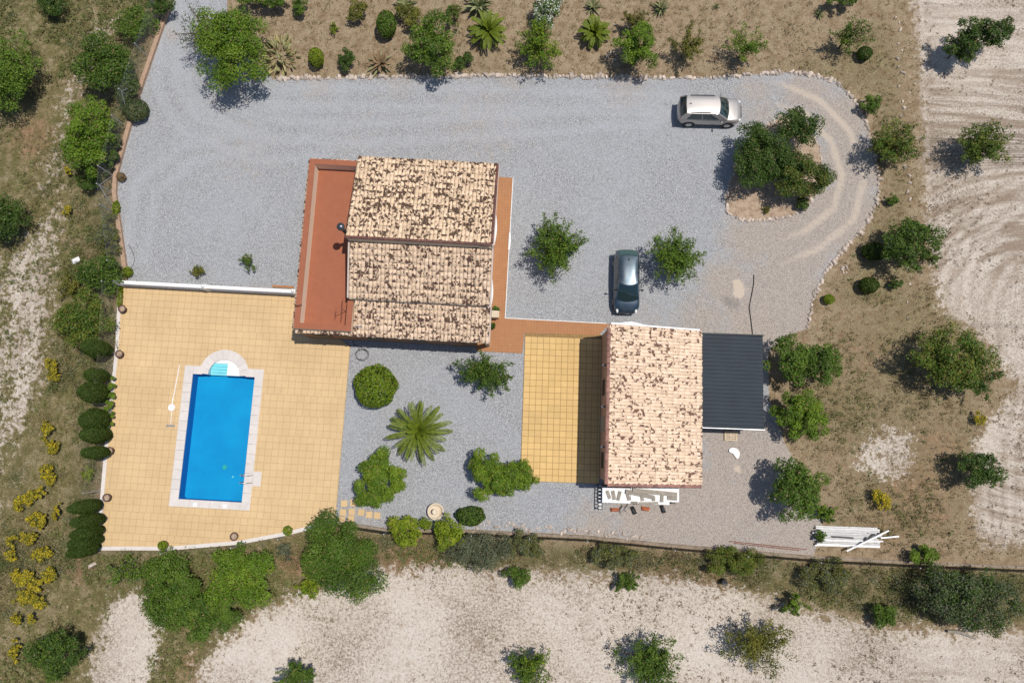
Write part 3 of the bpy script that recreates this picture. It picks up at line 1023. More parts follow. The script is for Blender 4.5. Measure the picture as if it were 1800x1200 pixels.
M['tile2'] = mat_tile('flamed_cream_roof_tile_soft', (0.79, 0.58, 0.40), (0.075, 0.036, 0.026), 0.57, 0.05, 4.7)
M['shedtile'] = mat_tile('flamed_pink_cream_roof_tile', (0.80, 0.60, 0.43), (0.115, 0.055, 0.038), 0.586, 0.02, 4.0)
M['channel'] = simple('roof_channel', (0.42, 0.28, 0.175), 0.9, 0.2)
M['verge'] = simple('brown_glazed_verge', (0.15, 0.062, 0.045), 0.45, 0.25, objvar=0.3, spec=0.5)
M['mortar'] = simple('pale_mortar', (0.55, 0.45, 0.38), 0.9, 0.1)

def tile_geo(w, L, h):
    seg = 5
    v = []
    for y, ww, z0 in ((0.0, w * 0.92, 0.0), (L, w * 0.96, 0.006)):
        for i in range(seg + 1):
            a = math.pi * (1 - i / seg)
            v.append((ww / 2 * math.cos(a), y, z0 + h * math.sin(a)))
    f = [(i, i + 6, i + 7, i + 1) for i in range(5)] + [(6, 11, 10, 7), (7, 10, 9, 8)]
    uv = []
    for i in range(5):
        uv += [(i / 5, 0.02), (i / 5, 0.98), ((i + 1) / 5, 0.98), ((i + 1) / 5, 0.02)]
    uv += [(0.02, 0.98), (0.98, 0.98), (0.8, 0.98), (0.2, 0.98)] * 2
    return np.array(v), np.array(f), np.array(uv)

def tile_field(parent, name, O, w, s, width, length, pitch, expo, mat, singles, nvar=28, h=0.06, seed=1):
    """rows of barrel tiles. O: upper corner, w: across, s: down the slope (unit vectors). Returns tile count."""
    r = random.Random(seed)
    w, s, O = Vector(w), Vector(s), Vector(O)
    n = w.cross(s)
    if n.z < 0:
        n = -n
    ncol = int(round(width / pitch))
    pitch = width / ncol
    nrow = int(math.ceil(length / expo))
    expo = length / nrow
    tv, tf, tuv = tile_geo(pitch, expo * 1.10, h)
    if w.cross(s).z < 0:
        tf = tf[:, ::-1]
        q = tuv.reshape(-1, 4, 2)[:, ::-1]
        tuv = q.reshape(-1, 2)
    variants = []
    def uvof():
        return np.array([r.randint(0, 60) * 1.0, r.randint(0, 60) * 1.0])
    A = np.array([[w.x, s.x, n.x], [w.y, s.y, n.y], [w.z, s.z, n.z]])
    Om = np.array(O)
    cells = [(i, j) for j in range(nrow) for i in range(ncol)]
    VV, FF, UU, VA = [], [], [], []
    cnt = 0
    for (i, j) in cells:
        p = Om + np.array(w) * (pitch * (i + 0.5) + r.uniform(-.008, .008)) + np.array(s) * (expo * j + r.uniform(-.025, .025)) + np.array(n) * r.uniform(0.0, 0.008)
        if cnt < singles:
            if len(variants) < nvar:
                variants.append(mk_mesh('roof_tile', tv @ A.T, tf, mat, smooth=False, uv=tuv + uvof(), fattr={'var': np.full(len(tf), r.random())}))
            obj('roof_tile', r.choice(variants), parent, p)
        else:
            VV.append(tv @ A.T + p)
            FF.append(tf + 12 * len(FF))
            UU.append(tuv + uvof())
            VA.append(np.full(len(tf), r.random()))
        cnt += 1
    if VV:
        me = mk_mesh(name, np.vstack(VV), np.vstack(FF), mat, uv=np.vstack(UU), fattr={'var': np.concatenate(VA)})
        o = obj(name, me, parent)
        o['kind'] = 'stuff'
    return cnt

# ------------------------------------------------------------------ the house
HO = (-7.9, 11.0)
house = empty('house', (*toH(*HO), 0), AH)
tag(house, 'cream house with stepped mottled tile roofs and flat terracotta roof terrace', 'house')
def hb(): return B()
def HB(name, mat, x0, x1, y0, y1, z0, z1, parent=house, o=HO):
    return B().box(x0 - o[0], x1 - o[0], y0 - o[1], y1 - o[1], z0, z1).build(name, mat, parent)
def vprof(name, prof, u0, u1, mat, parent, o, along='u'):
    """a profile of (v,z) pulled along u"""
    n = len(prof)
    if along == 'u':
        v = [(u0 - o[0], a - o[1], z) for a, z in prof] + [(u1 - o[0], a - o[1], z) for a, z in prof]
    else:
        v = [(a - o[0], u0 - o[1], z) for a, z in prof] + [(a - o[0], u1 - o[1], z) for a, z in prof]
    f = [tuple(range(n)), tuple(range(2 * n - 1, n - 1, -1))] + [(i, n + i, n + (i + 1) % n, (i + 1) % n) for i in range(n)]
    return obj(name, mk_mesh(name, v, f, mat), parent)
UW, UE = -10.68, -1.80
vprof('main_wall', [(5.62, 0), (5.62, 2.84), (7.62, 3.30), (7.62, 3.66), (11.03, 4.56), (11.03, 5.18), (16.45, 3.92), (16.45, 0)], UW + .06, -2.62, M['cream'], house, HO)
vprof('east_wall', [(7.70, 0), (7.70, 3.60), (11.0, 4.50), (11.0, 5.10), (16.40, 3.86), (16.40, 0)], -2.61, -2.02, M['cream'], house, HO)
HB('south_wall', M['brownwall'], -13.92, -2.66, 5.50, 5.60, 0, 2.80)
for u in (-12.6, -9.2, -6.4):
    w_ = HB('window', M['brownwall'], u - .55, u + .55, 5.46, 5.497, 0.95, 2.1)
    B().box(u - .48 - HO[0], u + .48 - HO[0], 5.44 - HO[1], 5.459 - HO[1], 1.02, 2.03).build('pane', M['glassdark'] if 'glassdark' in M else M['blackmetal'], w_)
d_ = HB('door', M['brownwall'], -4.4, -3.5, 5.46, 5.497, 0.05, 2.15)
B().ball((-4.28 - HO[0], 5.44 - HO[1], 1.05), 0.04).build('handle', M['metal'], d_)
HB('porch_column', M['cream'], -2.05, -1.80, 5.55, 5.80, 0, 2.82)
# terrace block
HB('terrace_wall', M['cream'], -13.90, UW + .05, 5.605, 16.60, 0, 2.66)
tf_ = HB('terrace_floor', M['terrace'], -13.55, UW + .03, 6.0, 16.28, 2.665, 2.70)
for nm, x0, x1, y0, y1 in (('west', -13.93, -13.57, 5.62, 16.66), ('north', -13.565, UW + .02, 16.30, 16.66), ('south', -13.565, -10.72, 5.62, 5.98)):
    p_ = HB('parapet', M['parapet'], x0, x1, y0, y1, 2.62, 3.46)
    q = 0.0
    B().cbox(x0 - .004 - HO[0], x1 + .004 - HO[0], y0 - .004 - HO[1], y1 + .004 - HO[1], 3.461, 3.50, 0.01).build('cap', M['terrace'], p_)
p_ = HB('parapet', M['parapet'], -10.715, -10.36, 5.62, 7.52, 2.62, 3.46)
B().cbox(-10.718 - HO[0], -10.34 - HO[0], 5.60 - HO[1], 7.53 - HO[1], 3.461, 3.50, 0.01).build('cap', M['terrace'], p_)
# roof slabs and tiles
def slope_v(name, u0, u1, vt, zt, vb, zb, mat, singles, seed, pitch=0.24, expo=0.42):
    n = 4
    vprof(name, [(vt, zt - .14), (vt, zt), (vb, zb), (vb, zb - .14)], u0, u1, M['channel'], house, HO)
    s = Vector((0, vb - vt, zb - zt))
    L = s.length
    s.normalize()
    return tile_field(house, 'roof_tiles', (u0 - HO[0], vt - HO[1], zt + .004), (1, 0, 0), s, u1 - u0, L, pitch, expo, mat, singles, seed=seed)
slope_v('roof_slab', UW - .02, UE, 11.16, 5.36, 16.72, 4.02, M['tile'], 300, 1)
slope_v('roof_slab', UW + .10, UE - .02, 11.02, 4.70, 7.64, 3.82, M['tile2'], 0, 2)
slope_v('roof_slab', -10.33, UE + .04, 7.64, 3.44, 5.43, 2.94, M['tile2'], 0, 3)
# west gable face under the upper roofs, in the same pale render as the edge seen in the photo
# tiled drip edges round the terrace block
tile_field(house, 'edge_tiles', (-10.36 - HO[0], 5.66 - HO[1], 3.02), (-1, 0, 0), Vector((0, -0.25, -0.05)).normalized(), 3.62, 0.24, 0.24, 0.25, M['tile2'], 0, seed=5)
tile_field(house, 'edge_tiles', (-13.88 - HO[0], 5.6 - HO[1], 3.20), (0, 1, 0), Vector((-0.25, 0, -0.05)).normalized(), 11.1, 0.2, 0.24, 0.25, M['tile2'], 0, seed=6)
tile_field(house, 'edge_tiles', (-13.95 - HO[0], 16.62 - HO[1], 3.20), (1, 0, 0), Vector((0, 0.25, -0.05)).normalized(), 3.25, 0.17, 0.24, 0.25, M['tile2'], 0, seed=7)
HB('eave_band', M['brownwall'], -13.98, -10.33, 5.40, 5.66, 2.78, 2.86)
# ridge and verge tiles, one by one
def verge_mesh(L, w, h):
    v, f = [], []
    for y in (0, L):
        for k in range(5):
            a = math.pi * (1 - k / 4)
            v.append((w / 2 * math.cos(a), y, h * (0.4 + 0.6 * math.sin(a))))
    b = [(-w / 2, 0, -.06), (w / 2, 0, -.06), (w / 2, L, -.06), (-w / 2, L, -.06)]
    v += b
    f = [(i, i + 1, i + 6, i + 5) for i in range(4)] + [(0, 10, 11, 4, 3, 2, 1), (5, 6, 7, 8, 9, 12, 13), (0, 5, 13, 10), (4, 11, 12, 9)]
    return mk_mesh('verge_tile', v, f, M['verge'])
vm = verge_mesh(0.305, 0.17, 0.075)
k = int((UE - UW) / 0.33)
for i in range(k + 1):
    obj('ridge_tile', vm, house, (UW + .0 + 0.33 * i - HO[0] + .31, 11.11 - HO[1], 5.37), (0, 0, R(90)))
HB('ridge_mortar', M['mortar'], UW - .02, UE, 11.02, 11.20, 5.24, 5.33)
a = math.atan2(5.36 - 4.02, 16.72 - 11.16)
Ls = math.hypot(5.56, 1.34)
for i in range(int(Ls / 0.27)):
    y = 0.27 * i
    obj('verge_tile', vm, house, (UE - .02 - HO[0], 16.70 - y * math.cos(a) - HO[1] - .26, 4.06 + y * math.sin(a) + .07), (-a, 0, 0), (1, 0.84, 1))
vprof('verge_board', [(11.03, 4.55), (11.03, 5.30), (16.70, 3.95), (16.70, 3.80), (11.03, 5.15), (11.03, 4.55)][1:5], UE + .0, UE + .10, M['mortar'], house, HO)
vprof('verge_board', [(7.66, 3.72), (7.66, 3.86), (11.0, 4.75), (11.0, 4.58)], UE - .018, UE + .08, M['mortar'], house, HO)
vprof('verge_board', [(5.45, 2.86), (5.45, 2.99), (7.62, 3.48), (7.62, 3.32)], UE + .042, UE + .12, M['mortar'], house, HO)
vprof('verge_board', [(7.66, 3.70), (7.66, 3.85), (11.0, 4.74), (11.0, 4.56)], UW + .00, UW + .098, M['mortar'], house, HO)
# flue with a ball cowl, antenna, roof pipe, awnings
fl = B().tube((-10.88 - HO[0], 11.55 - HO[1], 2.7), (-10.88 - HO[0], 11.55 - HO[1], 5.75), 0.11, 0.11, 12).build('flue_pipe', M['blackmetal'], house, True)
B().ball((-10.88 - HO[0], 11.55 - HO[1], 5.92), 0.25, 16, 10, (1, 1, 0.85)).build('cowl', simple('dull_steel_cowl', (0.12, 0.13, 0.14), 0.35, 0.1, metal=0.8), fl, True)
an = B()
mx, my = -10.95 - HO[0], 6.95 - HO[1]
an.tube((mx, my, 2.7), (mx, my, 3.55), 0.02).tube((mx - .02, my - .62, 3.5), (mx - .06, my + .75, 3.5), 0.018)
an.tube((mx - .03, my - .05, 3.5), (mx - .42, my - .22, 3.5), 0.018).tube((mx - .40, my - .50, 3.5), (mx - .44, my + .06, 3.5), 0.018)
an.build('antenna', M['rusty'], house)
an = B()
mx, my = -13.75 - HO[0], 7.0 - HO[1]
an.tube((mx, my, 3.5), (mx, my, 3.75), 0.02).tube((mx - .25, my + .12, 3.72), (mx, my, 3.74), 0.02).tube((mx + .3, my + .1, 3.72), (mx, my, 3.74), 0.02)
an.build('wall_bracket', M['blackmetal'], house)
B().tube((-10.25 - HO[0], 6.02 - HO[1], 3.13), (-9.72 - HO[0], 5.98 - HO[1], 3.16), 0.045).build('roof_pipe', M['metal'], house)
for (v0, v1, zz) in ((11.9, 13.9, 2.75), (7.75, 9.6, 2.7)):
    aw = B()
    nseg = 6
    for i in range(nseg):
        y0, y1 = v0 + (v1 - v0) * i / nseg, v0 + (v1 - v0) * (i + 1) / nseg
        d0 = 0.02 + 0.10 * math.sin(math.pi * i / nseg)
        d1 = 0.02 + 0.10 * math.sin(math.pi * (i + 1) / nseg)
        x = -2.02 - HO[0]
        aw.add([(x, y0 - HO[1], zz), (x, y1 - HO[1], zz), (x + .22 + d1, y1 - HO[1], zz - .3), (x + .22 + d0, y0 - HO[1], zz - .3),
                (x, y0 - HO[1], zz - .05), (x, y1 - HO[1], zz - .05), (x + .22 + d1, y1 - HO[1], zz - .36), (x + .22 + d0, y0 - HO[1], zz - .36)],
               [(0, 3, 2, 1), (4, 5, 6, 7), (3, 7, 6, 2), (0, 4, 7, 3), (1, 2, 6, 5)])
    aw.build('awning', M['white'], house)
    HB('window', M['blackmetal'], -2.019, -2.0, v0 + .2, v1 - .2, 1.0, 2.3)

# ------------------------------------------------------------------ shed and carport
SO = (8.7, 1.9)
shed = empty('shed', (*toS(*SO), 0), AS)
tag(shed, 'shed with single-pitch pinkish mottled tile roof next to the black carport', 'shed')
SU0, SU1, SV0, SV1 = 5.66, 11.80, -2.92, 6.74
ZW, ZE = 4.06, 2.60
vprof('shed_wall', [(5.80, 0), (5.80, ZW - .18), (11.60, ZE - .12), (11.60, 0)], SV0 + .12, SV1 - .15, M['pinkwall'], shed, SO, 'v')
vprof('roof_slab', [(SU0 + .1, ZW - .14), (SU0 + .1, ZW), (SU1, ZE), (SU1, ZE - .14)], SV0, SV1, M['channel'], shed, SO, 'v')
s = Vector((SU1 - SU0 - .1, 0, ZE - ZW))
Ls = s.length
s.normalize()
tile_field(shed, 'roof_tiles', (SU0 + .1 - SO[0], SV0 - SO[1], ZW + .004), (0, 1, 0), s, SV1 - SV0, Ls, 0.205, 0.41, M['shedtile'], 300, h=0.045, seed=9)
k = int((SV1 - SV0) / 0.36)
vm2 = verge_mesh(0.335, 0.22, 0.07)
vm2.materials.clear()
vm2.materials.append(simple('pinkish_brown_verge', (0.27, 0.13, 0.10), 0.6, 0.25, objvar=0.25))
for i in range(k):
    obj('verge_tile', vm2, shed, (SU0 + .06 - SO[0], SV0 + .02 + 0.362 * i - SO[1], ZW + .03))
B().box(SU0 - .04 - SO[0], SU0 + .10 - SO[0], SV0 - SO[1], SV1 - SO[1], ZW - .22, ZW - .04).build('fascia', M['pinkwall'], shed)
a = math.atan2(ZW - ZE, SU1 - SU0)
for i in range(int(Ls / 0.362)):
    obj('verge_tile', vm2, shed, (SU0 + .42 + 0.362 * i * math.cos(a) - SO[0] + .05, SV0 - .02 - SO[1], ZW - .02 - (0.362 * i + .36) * math.sin(a) + .06), (0, a, R(90)))
vprof('gutter', [(SU0 + .2, ZW - .10), (SU0 + .2, ZW + .03), (SU1 - .1, ZE + .03), (SU1 - .1, ZE - .10)], SV1 + .002, SV1 + .10, M['white'], shed, SO, 'v')
for v in (4.35, 1.75, -0.75):
    l_ = B().box(5.70 - SO[0], 5.797 - SO[0], v - .06 - SO[1], v + .06 - SO[1], 2.5, 2.7).build('wall_lamp', M['blackmetal'], shed)
    B().ball((5.62 - SO[0], v - SO[1], 2.6), 0.085).build('globe', M['white'], l_)
HBS = lambda nm, m, x0, x1, y0, y1, z0, z1, par=shed: B().box(x0 - SO[0], x1 - SO[0], y0 - SO[1], y1 - SO[1], z0, z1).build(nm, m, par)
for v in (3.0, -1.6):
    w_ = HBS('window', M['blackmetal'], 5.77, 5.798, v - .5, v + .5, 1.1, 2.1)
d_ = HBS('door', M['wood'], 5.77, 5.798, 0.2, 1.15, 0.05, 2.1)
# white sheet edge on the north verge of the shed
ws = B()
px_ = np.linspace(6.0, 9.2, 9)
for x0, x1 in zip(px_[:-1], px_[1:]):
    f = lambda x: 0.02 + 0.16 * math.exp(-((x - 7.2) / 0.6) ** 2)
    zz = lambda x: ZW - (x - SU0) * (ZW - ZE) / (SU1 - SU0) - .02
    ws.add([(x0 - SO[0], 6.845 - SO[1], zz(x0)), (x1 - SO[0], 6.845 - SO[1], zz(x1)), (x1 - SO[0], 6.845 + f(x1) - SO[1], zz(x1) - .08), (x0 - SO[0], 6.845 + f(x0) - SO[1], zz(x0) - .08)], [(0, 1, 2, 3)])
o = ws.build('gutter_sheet', M['white'], shed)
o.modifiers.new('thickness', 'SOLIDIFY').thickness = 0.02

CO = (13.8, 3.6)
carport = empty('carport', (*toS(*CO), 0), AS)
tag(carport, 'open carport with black ribbed metal roof attached to the shed', 'carport')
def mat_sheet():
    t = NT('black_steel_sheet')
    n = t.noise(0.8, 4, 0.6)
    c = t.ramp(n, [(0.3, (0.016, 0.024, 0.033)), (0.7, (0.022, 0.032, 0.043))])
    return t.fin(c, 0.62, 0.0, 0.25)
M['sheet'] = mat_sheet()
cu0, cu1, cv0, cv1 = 11.83, 15.80, 0.68, 6.60
zc = lambda u: 2.50 - (u - cu0) * 0.055
npan = 6
pw = (cv1 - cv0) / npan
def panel_profile(k):
    pr = []
    nr = 4
    rp = pw / nr
    for i in range(nr):
        b = i * rp
        pr += [(b, 0), (b + rp * .58, 0), (b + rp * .66, 0.032), (b + rp * .90, 0.032), (b + rp * .98, 0)]
    pr.append((pw, 0))
    return pr
prf = panel_profile(0)
for k in range(npan):
    v, f = [], []
    for u in (cu0, (cu0 + cu1) / 2, cu1):
        for b, z in prf:
            v.append((u - CO[0], cv0 + k * pw + b - CO[1], zc(u) + z + 0.001 * k))
    n = len(prf)
    for r_ in range(2):
        for i in range(n - 1):
            f.append((r_ * n + i, (r_ + 1) * n + i, (r_ + 1) * n + i + 1, r_ * n + i + 1))
    o = obj('roof_panel', mk_mesh('roof_panel', v, f, M['sheet']), carport)
    md = o.modifiers.new('thickness', 'SOLIDIFY')
    md.thickness = 0.012
CB = lambda nm, m, x0, x1, y0, y1, z0, z1: B().box(x0 - CO[0], x1 - CO[0], y0 - CO[1], y1 - CO[1], z0, z1).build(nm, m, carport)
for u in (cu0 + .1, cu1 - .15):
    for v in (cv0 + .15, (cv0 + cv1) / 2, cv1 - .15):
        CB('post', M['blackmetal'], u - .05, u + .05, v - .05, v + .05, 0, zc(u) - .14)
for v in (cv0 + .15, (cv0 + cv1) / 2, cv1 - .15):
    CB('beam', M['blackmetal'], cu0, cu1, v - .04, v + .04, 2.14, 2.24)
CB('fascia', M['metal'], cu0, cu1 + .02, cv0 - .05, cv0 - .012, 2.22, 2.40)
CB('edge_trim', M['blackmetal'], cu0, cu1 + .02, cv1 + .004, cv1 + .06, 2.24, 2.47)
CB('back_wall', M['concrete'], cu0 + .2, cu1 - .3, cv1 - .10, cv1 - .06, 0, 2.13)
CB('side_wall', M['wood'], cu1 - .23, cu1 - .20, cv0 + .3, cv1 - .3, 0, 2.13)

# ------------------------------------------------------------------ ochre patio in front of the shed
patio = empty('shed_patio', (*toS(3.2, 1.7), 0), AS)
tag(patio, 'ochre square-tiled patio between the gravel garden and the shed', kind='structure')
PU0, PU1, PV0, PV1 = 0.65, 5.79, -3.19, 6.67
PT = (PU1 - PU0) / 12.4
B().box(PU0 - 3.2, PU1 - 3.2, PV0 - 1.7, PV1 - 1.7, -0.1, 0.045).build('paving_bed', M['patio_joint'], patio)
g2 = 0.011
pun = B().cbox(-PT / 2 + g2, PT / 2 - g2, -PT / 2 + g2, PT / 2 - g2, 0.0, 0.05, 0.006).mesh('patio_tile', M['patio'])
hn = 0
half = B()
j = 0
v = PV0 + .01
while v + PT <= PV1 + .05:
    for i in range(13):
        u = PU0 + .01 + i * PT
        if i < 12:
            obj('patio_tile', pun, patio, (u + PT / 2 - 3.2, v + PT / 2 - 1.7, 0.012 + random.uniform(-.002, .002)), (0, 0, R(random.uniform(-.4, .4))))
        else:
            half.cbox(u + g2 - 3.2, PU1 - 3.2, v + g2 - 1.7, v + PT - g2 - 1.7, 0.012, 0.062, 0.006)
    v += PT
half.build('cut_tiles', M['patio'], patio)['kind'] = 'stuff'

# ------------------------------------------------------------------ stone edgings
def rock_meshes(n, seed):
    r = np.random.default_rng(seed)
    out = []
    base = [(-1, -1, -1), (1, -1, -1), (1, 1, -1), (-1, 1, -1), (-1.1, -1.1, .1), (1.1, -1.1, .1), (1.1, 1.1, .1), (-1.1, 1.1, .1), (-.6, -.6, .9), (.6, -.6, .9), (.6, .6, .9), (-.6, .6, .9)]
    for k in range(n):
        v = np.array(base) * (1 + 0.28 * (r.random((12, 3)) - .5) * 2)
        f = [(3, 2, 1, 0), (8, 9, 10, 11)]
        for a in (0, 4):
            for i in range(4):
                j = (i + 1) % 4
                f.append((a + i, a + j, a + 4 + j, a + 4 + i))
        out.append(mk_mesh('stone', v * 0.5, f, M['stone']))
    return out
ROCKS = rock_meshes(10, 3)
def stone_line(name, px, spacing, size, label, closed=False, skip=0.08, seed=1, above=0.0, jit=0.06):
    r = random.Random(seed)
    pl = [Vector(P2(*p)) for p in px]
    if closed:
        pl.append(pl[0])
    o0 = pl[0]
    root = empty(name, (o0.x, o0.y, 0))
    tag(root, label, 'stone edging')
    c = 0
    carry = 0.0
    for a, b in zip(pl[:-1], pl[1:]):
        d = b - a
        L = d.length
        d.normalize()
        n = Vector((-d.y, d.x))
        t = carry
        while t < L:
            if r.random() > skip and c < 290:
                p = a + d * t + n * r.uniform(-jit, jit)
                s = size * r.uniform(0.55, 1.35)
                obj('stone', r.choice(ROCKS), root, (p.x - o0.x, p.y - o0.y, gz(p.x, p.y) + s * .16), (0, 0, r.uniform(0, 6.28)), (s * r.uniform(.9, 1.4), s * r.uniform(.7, 1.0), s * r.uniform(.6, .9)))
                c += 1
            t += spacing * r.uniform(0.75, 1.3)
        carry = t - L
    return root
stone_line('stone_edging', [(487, 138), (560, 137), (700, 135), (900, 133), (1110, 136)], 0.27, 0.27, 'row of pale stones between the gravel and the planted bed of agaves and palms', seed=2)
stone_line('stone_edging', NORTH_EDGE, 0.30, 0.24, 'row of pale stones curving around the outside of the turning loop', seed=3)
stone_line('stone_edging', ISLAND_PX, 0.24, 0.20, 'ring of small stones around the island bed in the turning loop', closed=True, seed=4)
stone_line('stone_edging', [(1578, -10), (1582, 60), (1584, 140), (1592, 260), (1597, 380), (1598, 470), (1592, 560)], 0.55, 0.17, 'sparse line of small white stones between dry grass and the ploughed field', seed=5, skip=0.3, jit=0.25)
stone_line('stone_edging', [(832, 922), (900, 925), (980, 932), (1060, 936), (1130, 944)], 0.22, 0.17, 'scatter of tan stones along the wire fence behind the shed patio', seed=6, jit=0.22)
stone_line('stone_ring', [(1075 + 9 * math.cos(t), 100 + 8 * math.sin(t)) for t in np.linspace(0, 6, 9)], 0.2, 0.15, 'small ring of stones in the dry planting bed', seed=8)
stone_line('stone_ring', [(1486 + 5 * math.cos(t), 474 + 5 * math.sin(t)) for t in np.linspace(0, 6, 8)], 0.2, 0.14, 'small ring of stones west of two dark round bushes', seed=9)

# ------------------------------------------------------------------ foliage
def mat_leaf(name, rough=0.6, trans=0.13):
    t = NT(name)
    c = t.attr('col', 'Color')
    t.put(t.b.inputs['Base Color'], c)
    t.b.inputs['Roughness'].default_value = rough
    t.b.inputs['Specular IOR Level'].default_value = 0.25
    tl = t.n('ShaderNodeBsdfTranslucent')
    mm = t.mix(0.5, c, (0.30, 0.42, 0.03), 'MIX')
    sc = t.n('ShaderNodeVectorMath', operation='SCALE')
    t.put(sc.inputs[0], mm)
    sc.inputs['Scale'].default_value = 0.75
    t.t.links.new(sc.outputs[0], tl.inputs[0])
    mx = t.n('ShaderNodeMixShader')
    mx.inputs[0].default_value = trans
    t.t.links.new(t.b.outputs[0], mx.inputs[1])
    t.t.links.new(tl.outputs[0], mx.inputs[2])
    t.t.links.new(mx.outputs[0], t.out.inputs[0])
    return t.m
M['leaf'] = mat_leaf('foliage')
M['leafdry'] = mat_leaf('dry_foliage', 0.9, 0.1)

TONES = {
    'bright': ((0.075, 0.165, 0.014), (0.135, 0.235, 0.022), (0.045, 0.10, 0.012)),
    'mid': ((0.055, 0.125, 0.016), (0.10, 0.18, 0.024), (0.032, 0.075, 0.012)),
    'dark': ((0.034, 0.082, 0.014), (0.062, 0.118, 0.02), (0.02, 0.048, 0.01)),
    'olive': ((0.095, 0.125, 0.022), (0.16, 0.17, 0.032), (0.055, 0.075, 0.018)),
    'grey': ((0.085, 0.10, 0.058), (0.13, 0.145, 0.09), (0.05, 0.062, 0.035)),
    'lime': ((0.12, 0.205, 0.012), (0.19, 0.27, 0.018), (0.06, 0.12, 0.01)),
    'yellow': ((0.55, 0.40, 0.012), (0.65, 0.47, 0.02), (0.14, 0.17, 0.03)),
    'cypress': ((0.040, 0.072, 0.008), (0.062, 0.092, 0.011), (0.026, 0.05, 0.007)),
    'brown': ((0.20, 0.13, 0.06), (0.28, 0.19, 0.09), (0.10, 0.10, 0.04)),
    'flower': ((0.06, 0.14, 0.02), (0.62, 0.64, 0.58), (0.035, 0.09, 0.014)),
    'white': ((0.66, 0.68, 0.60), (0.78, 0.78, 0.74), (0.45, 0.50, 0.38)),
    'palm': ((0.13, 0.155, 0.014), (0.19, 0.20, 0.02), (0.075, 0.10, 0.012)),
}
GAIN = {'palm': (1.02, 1.14, 0.9), 'white': (1, 1, 1), 'yellow': (1, 1, 1), 'brown': (1, 1, 1), 'flower': (1, 1, 1), 'grey': (1.25, 1.2, 1.15), 'cypress': (1.1, 1.0, 0.9)}
def leaf_cols(r, n, tone, clump=None):
    a, b, c = (np.array(x) for x in TONES[tone])
    k = r.random(n)
    if clump is not None:
        k = np.clip(0.45 * k + 0.55 * clump, 0, 1)
    col = np.where(k[:, None] > 0.55, a + (b - a) * ((k - .55) / .45)[:, None], c + (a - c) * (k / .55)[:, None])
    return col * (0.85 + 0.3 * r.random((n, 1))) * GAIN.get(tone, (1.36, 1.10, 0.86))

def leaf_quads(r, pts, nrm, size, asp=0.55):
    n = len(pts)
    rv = r.normal(size=(n, 3))
    nrm = nrm / np.maximum(1e-6, np.linalg.norm(nrm, axis=1, keepdims=True))
    t = np.cross(nrm, rv)
    t /= np.maximum(1e-6, np.linalg.norm(t, axis=1, keepdims=True))
    b = np.cross(nrm, t)
    s = size[:, None]
    v = np.stack([pts - t * s * .5, pts + b * s * asp * .5, pts + t * s * .5, pts - b * s * asp * .5], 1).reshape(-1, 3)
    f = np.arange(4 * n).reshape(n, 4)
    return v, f

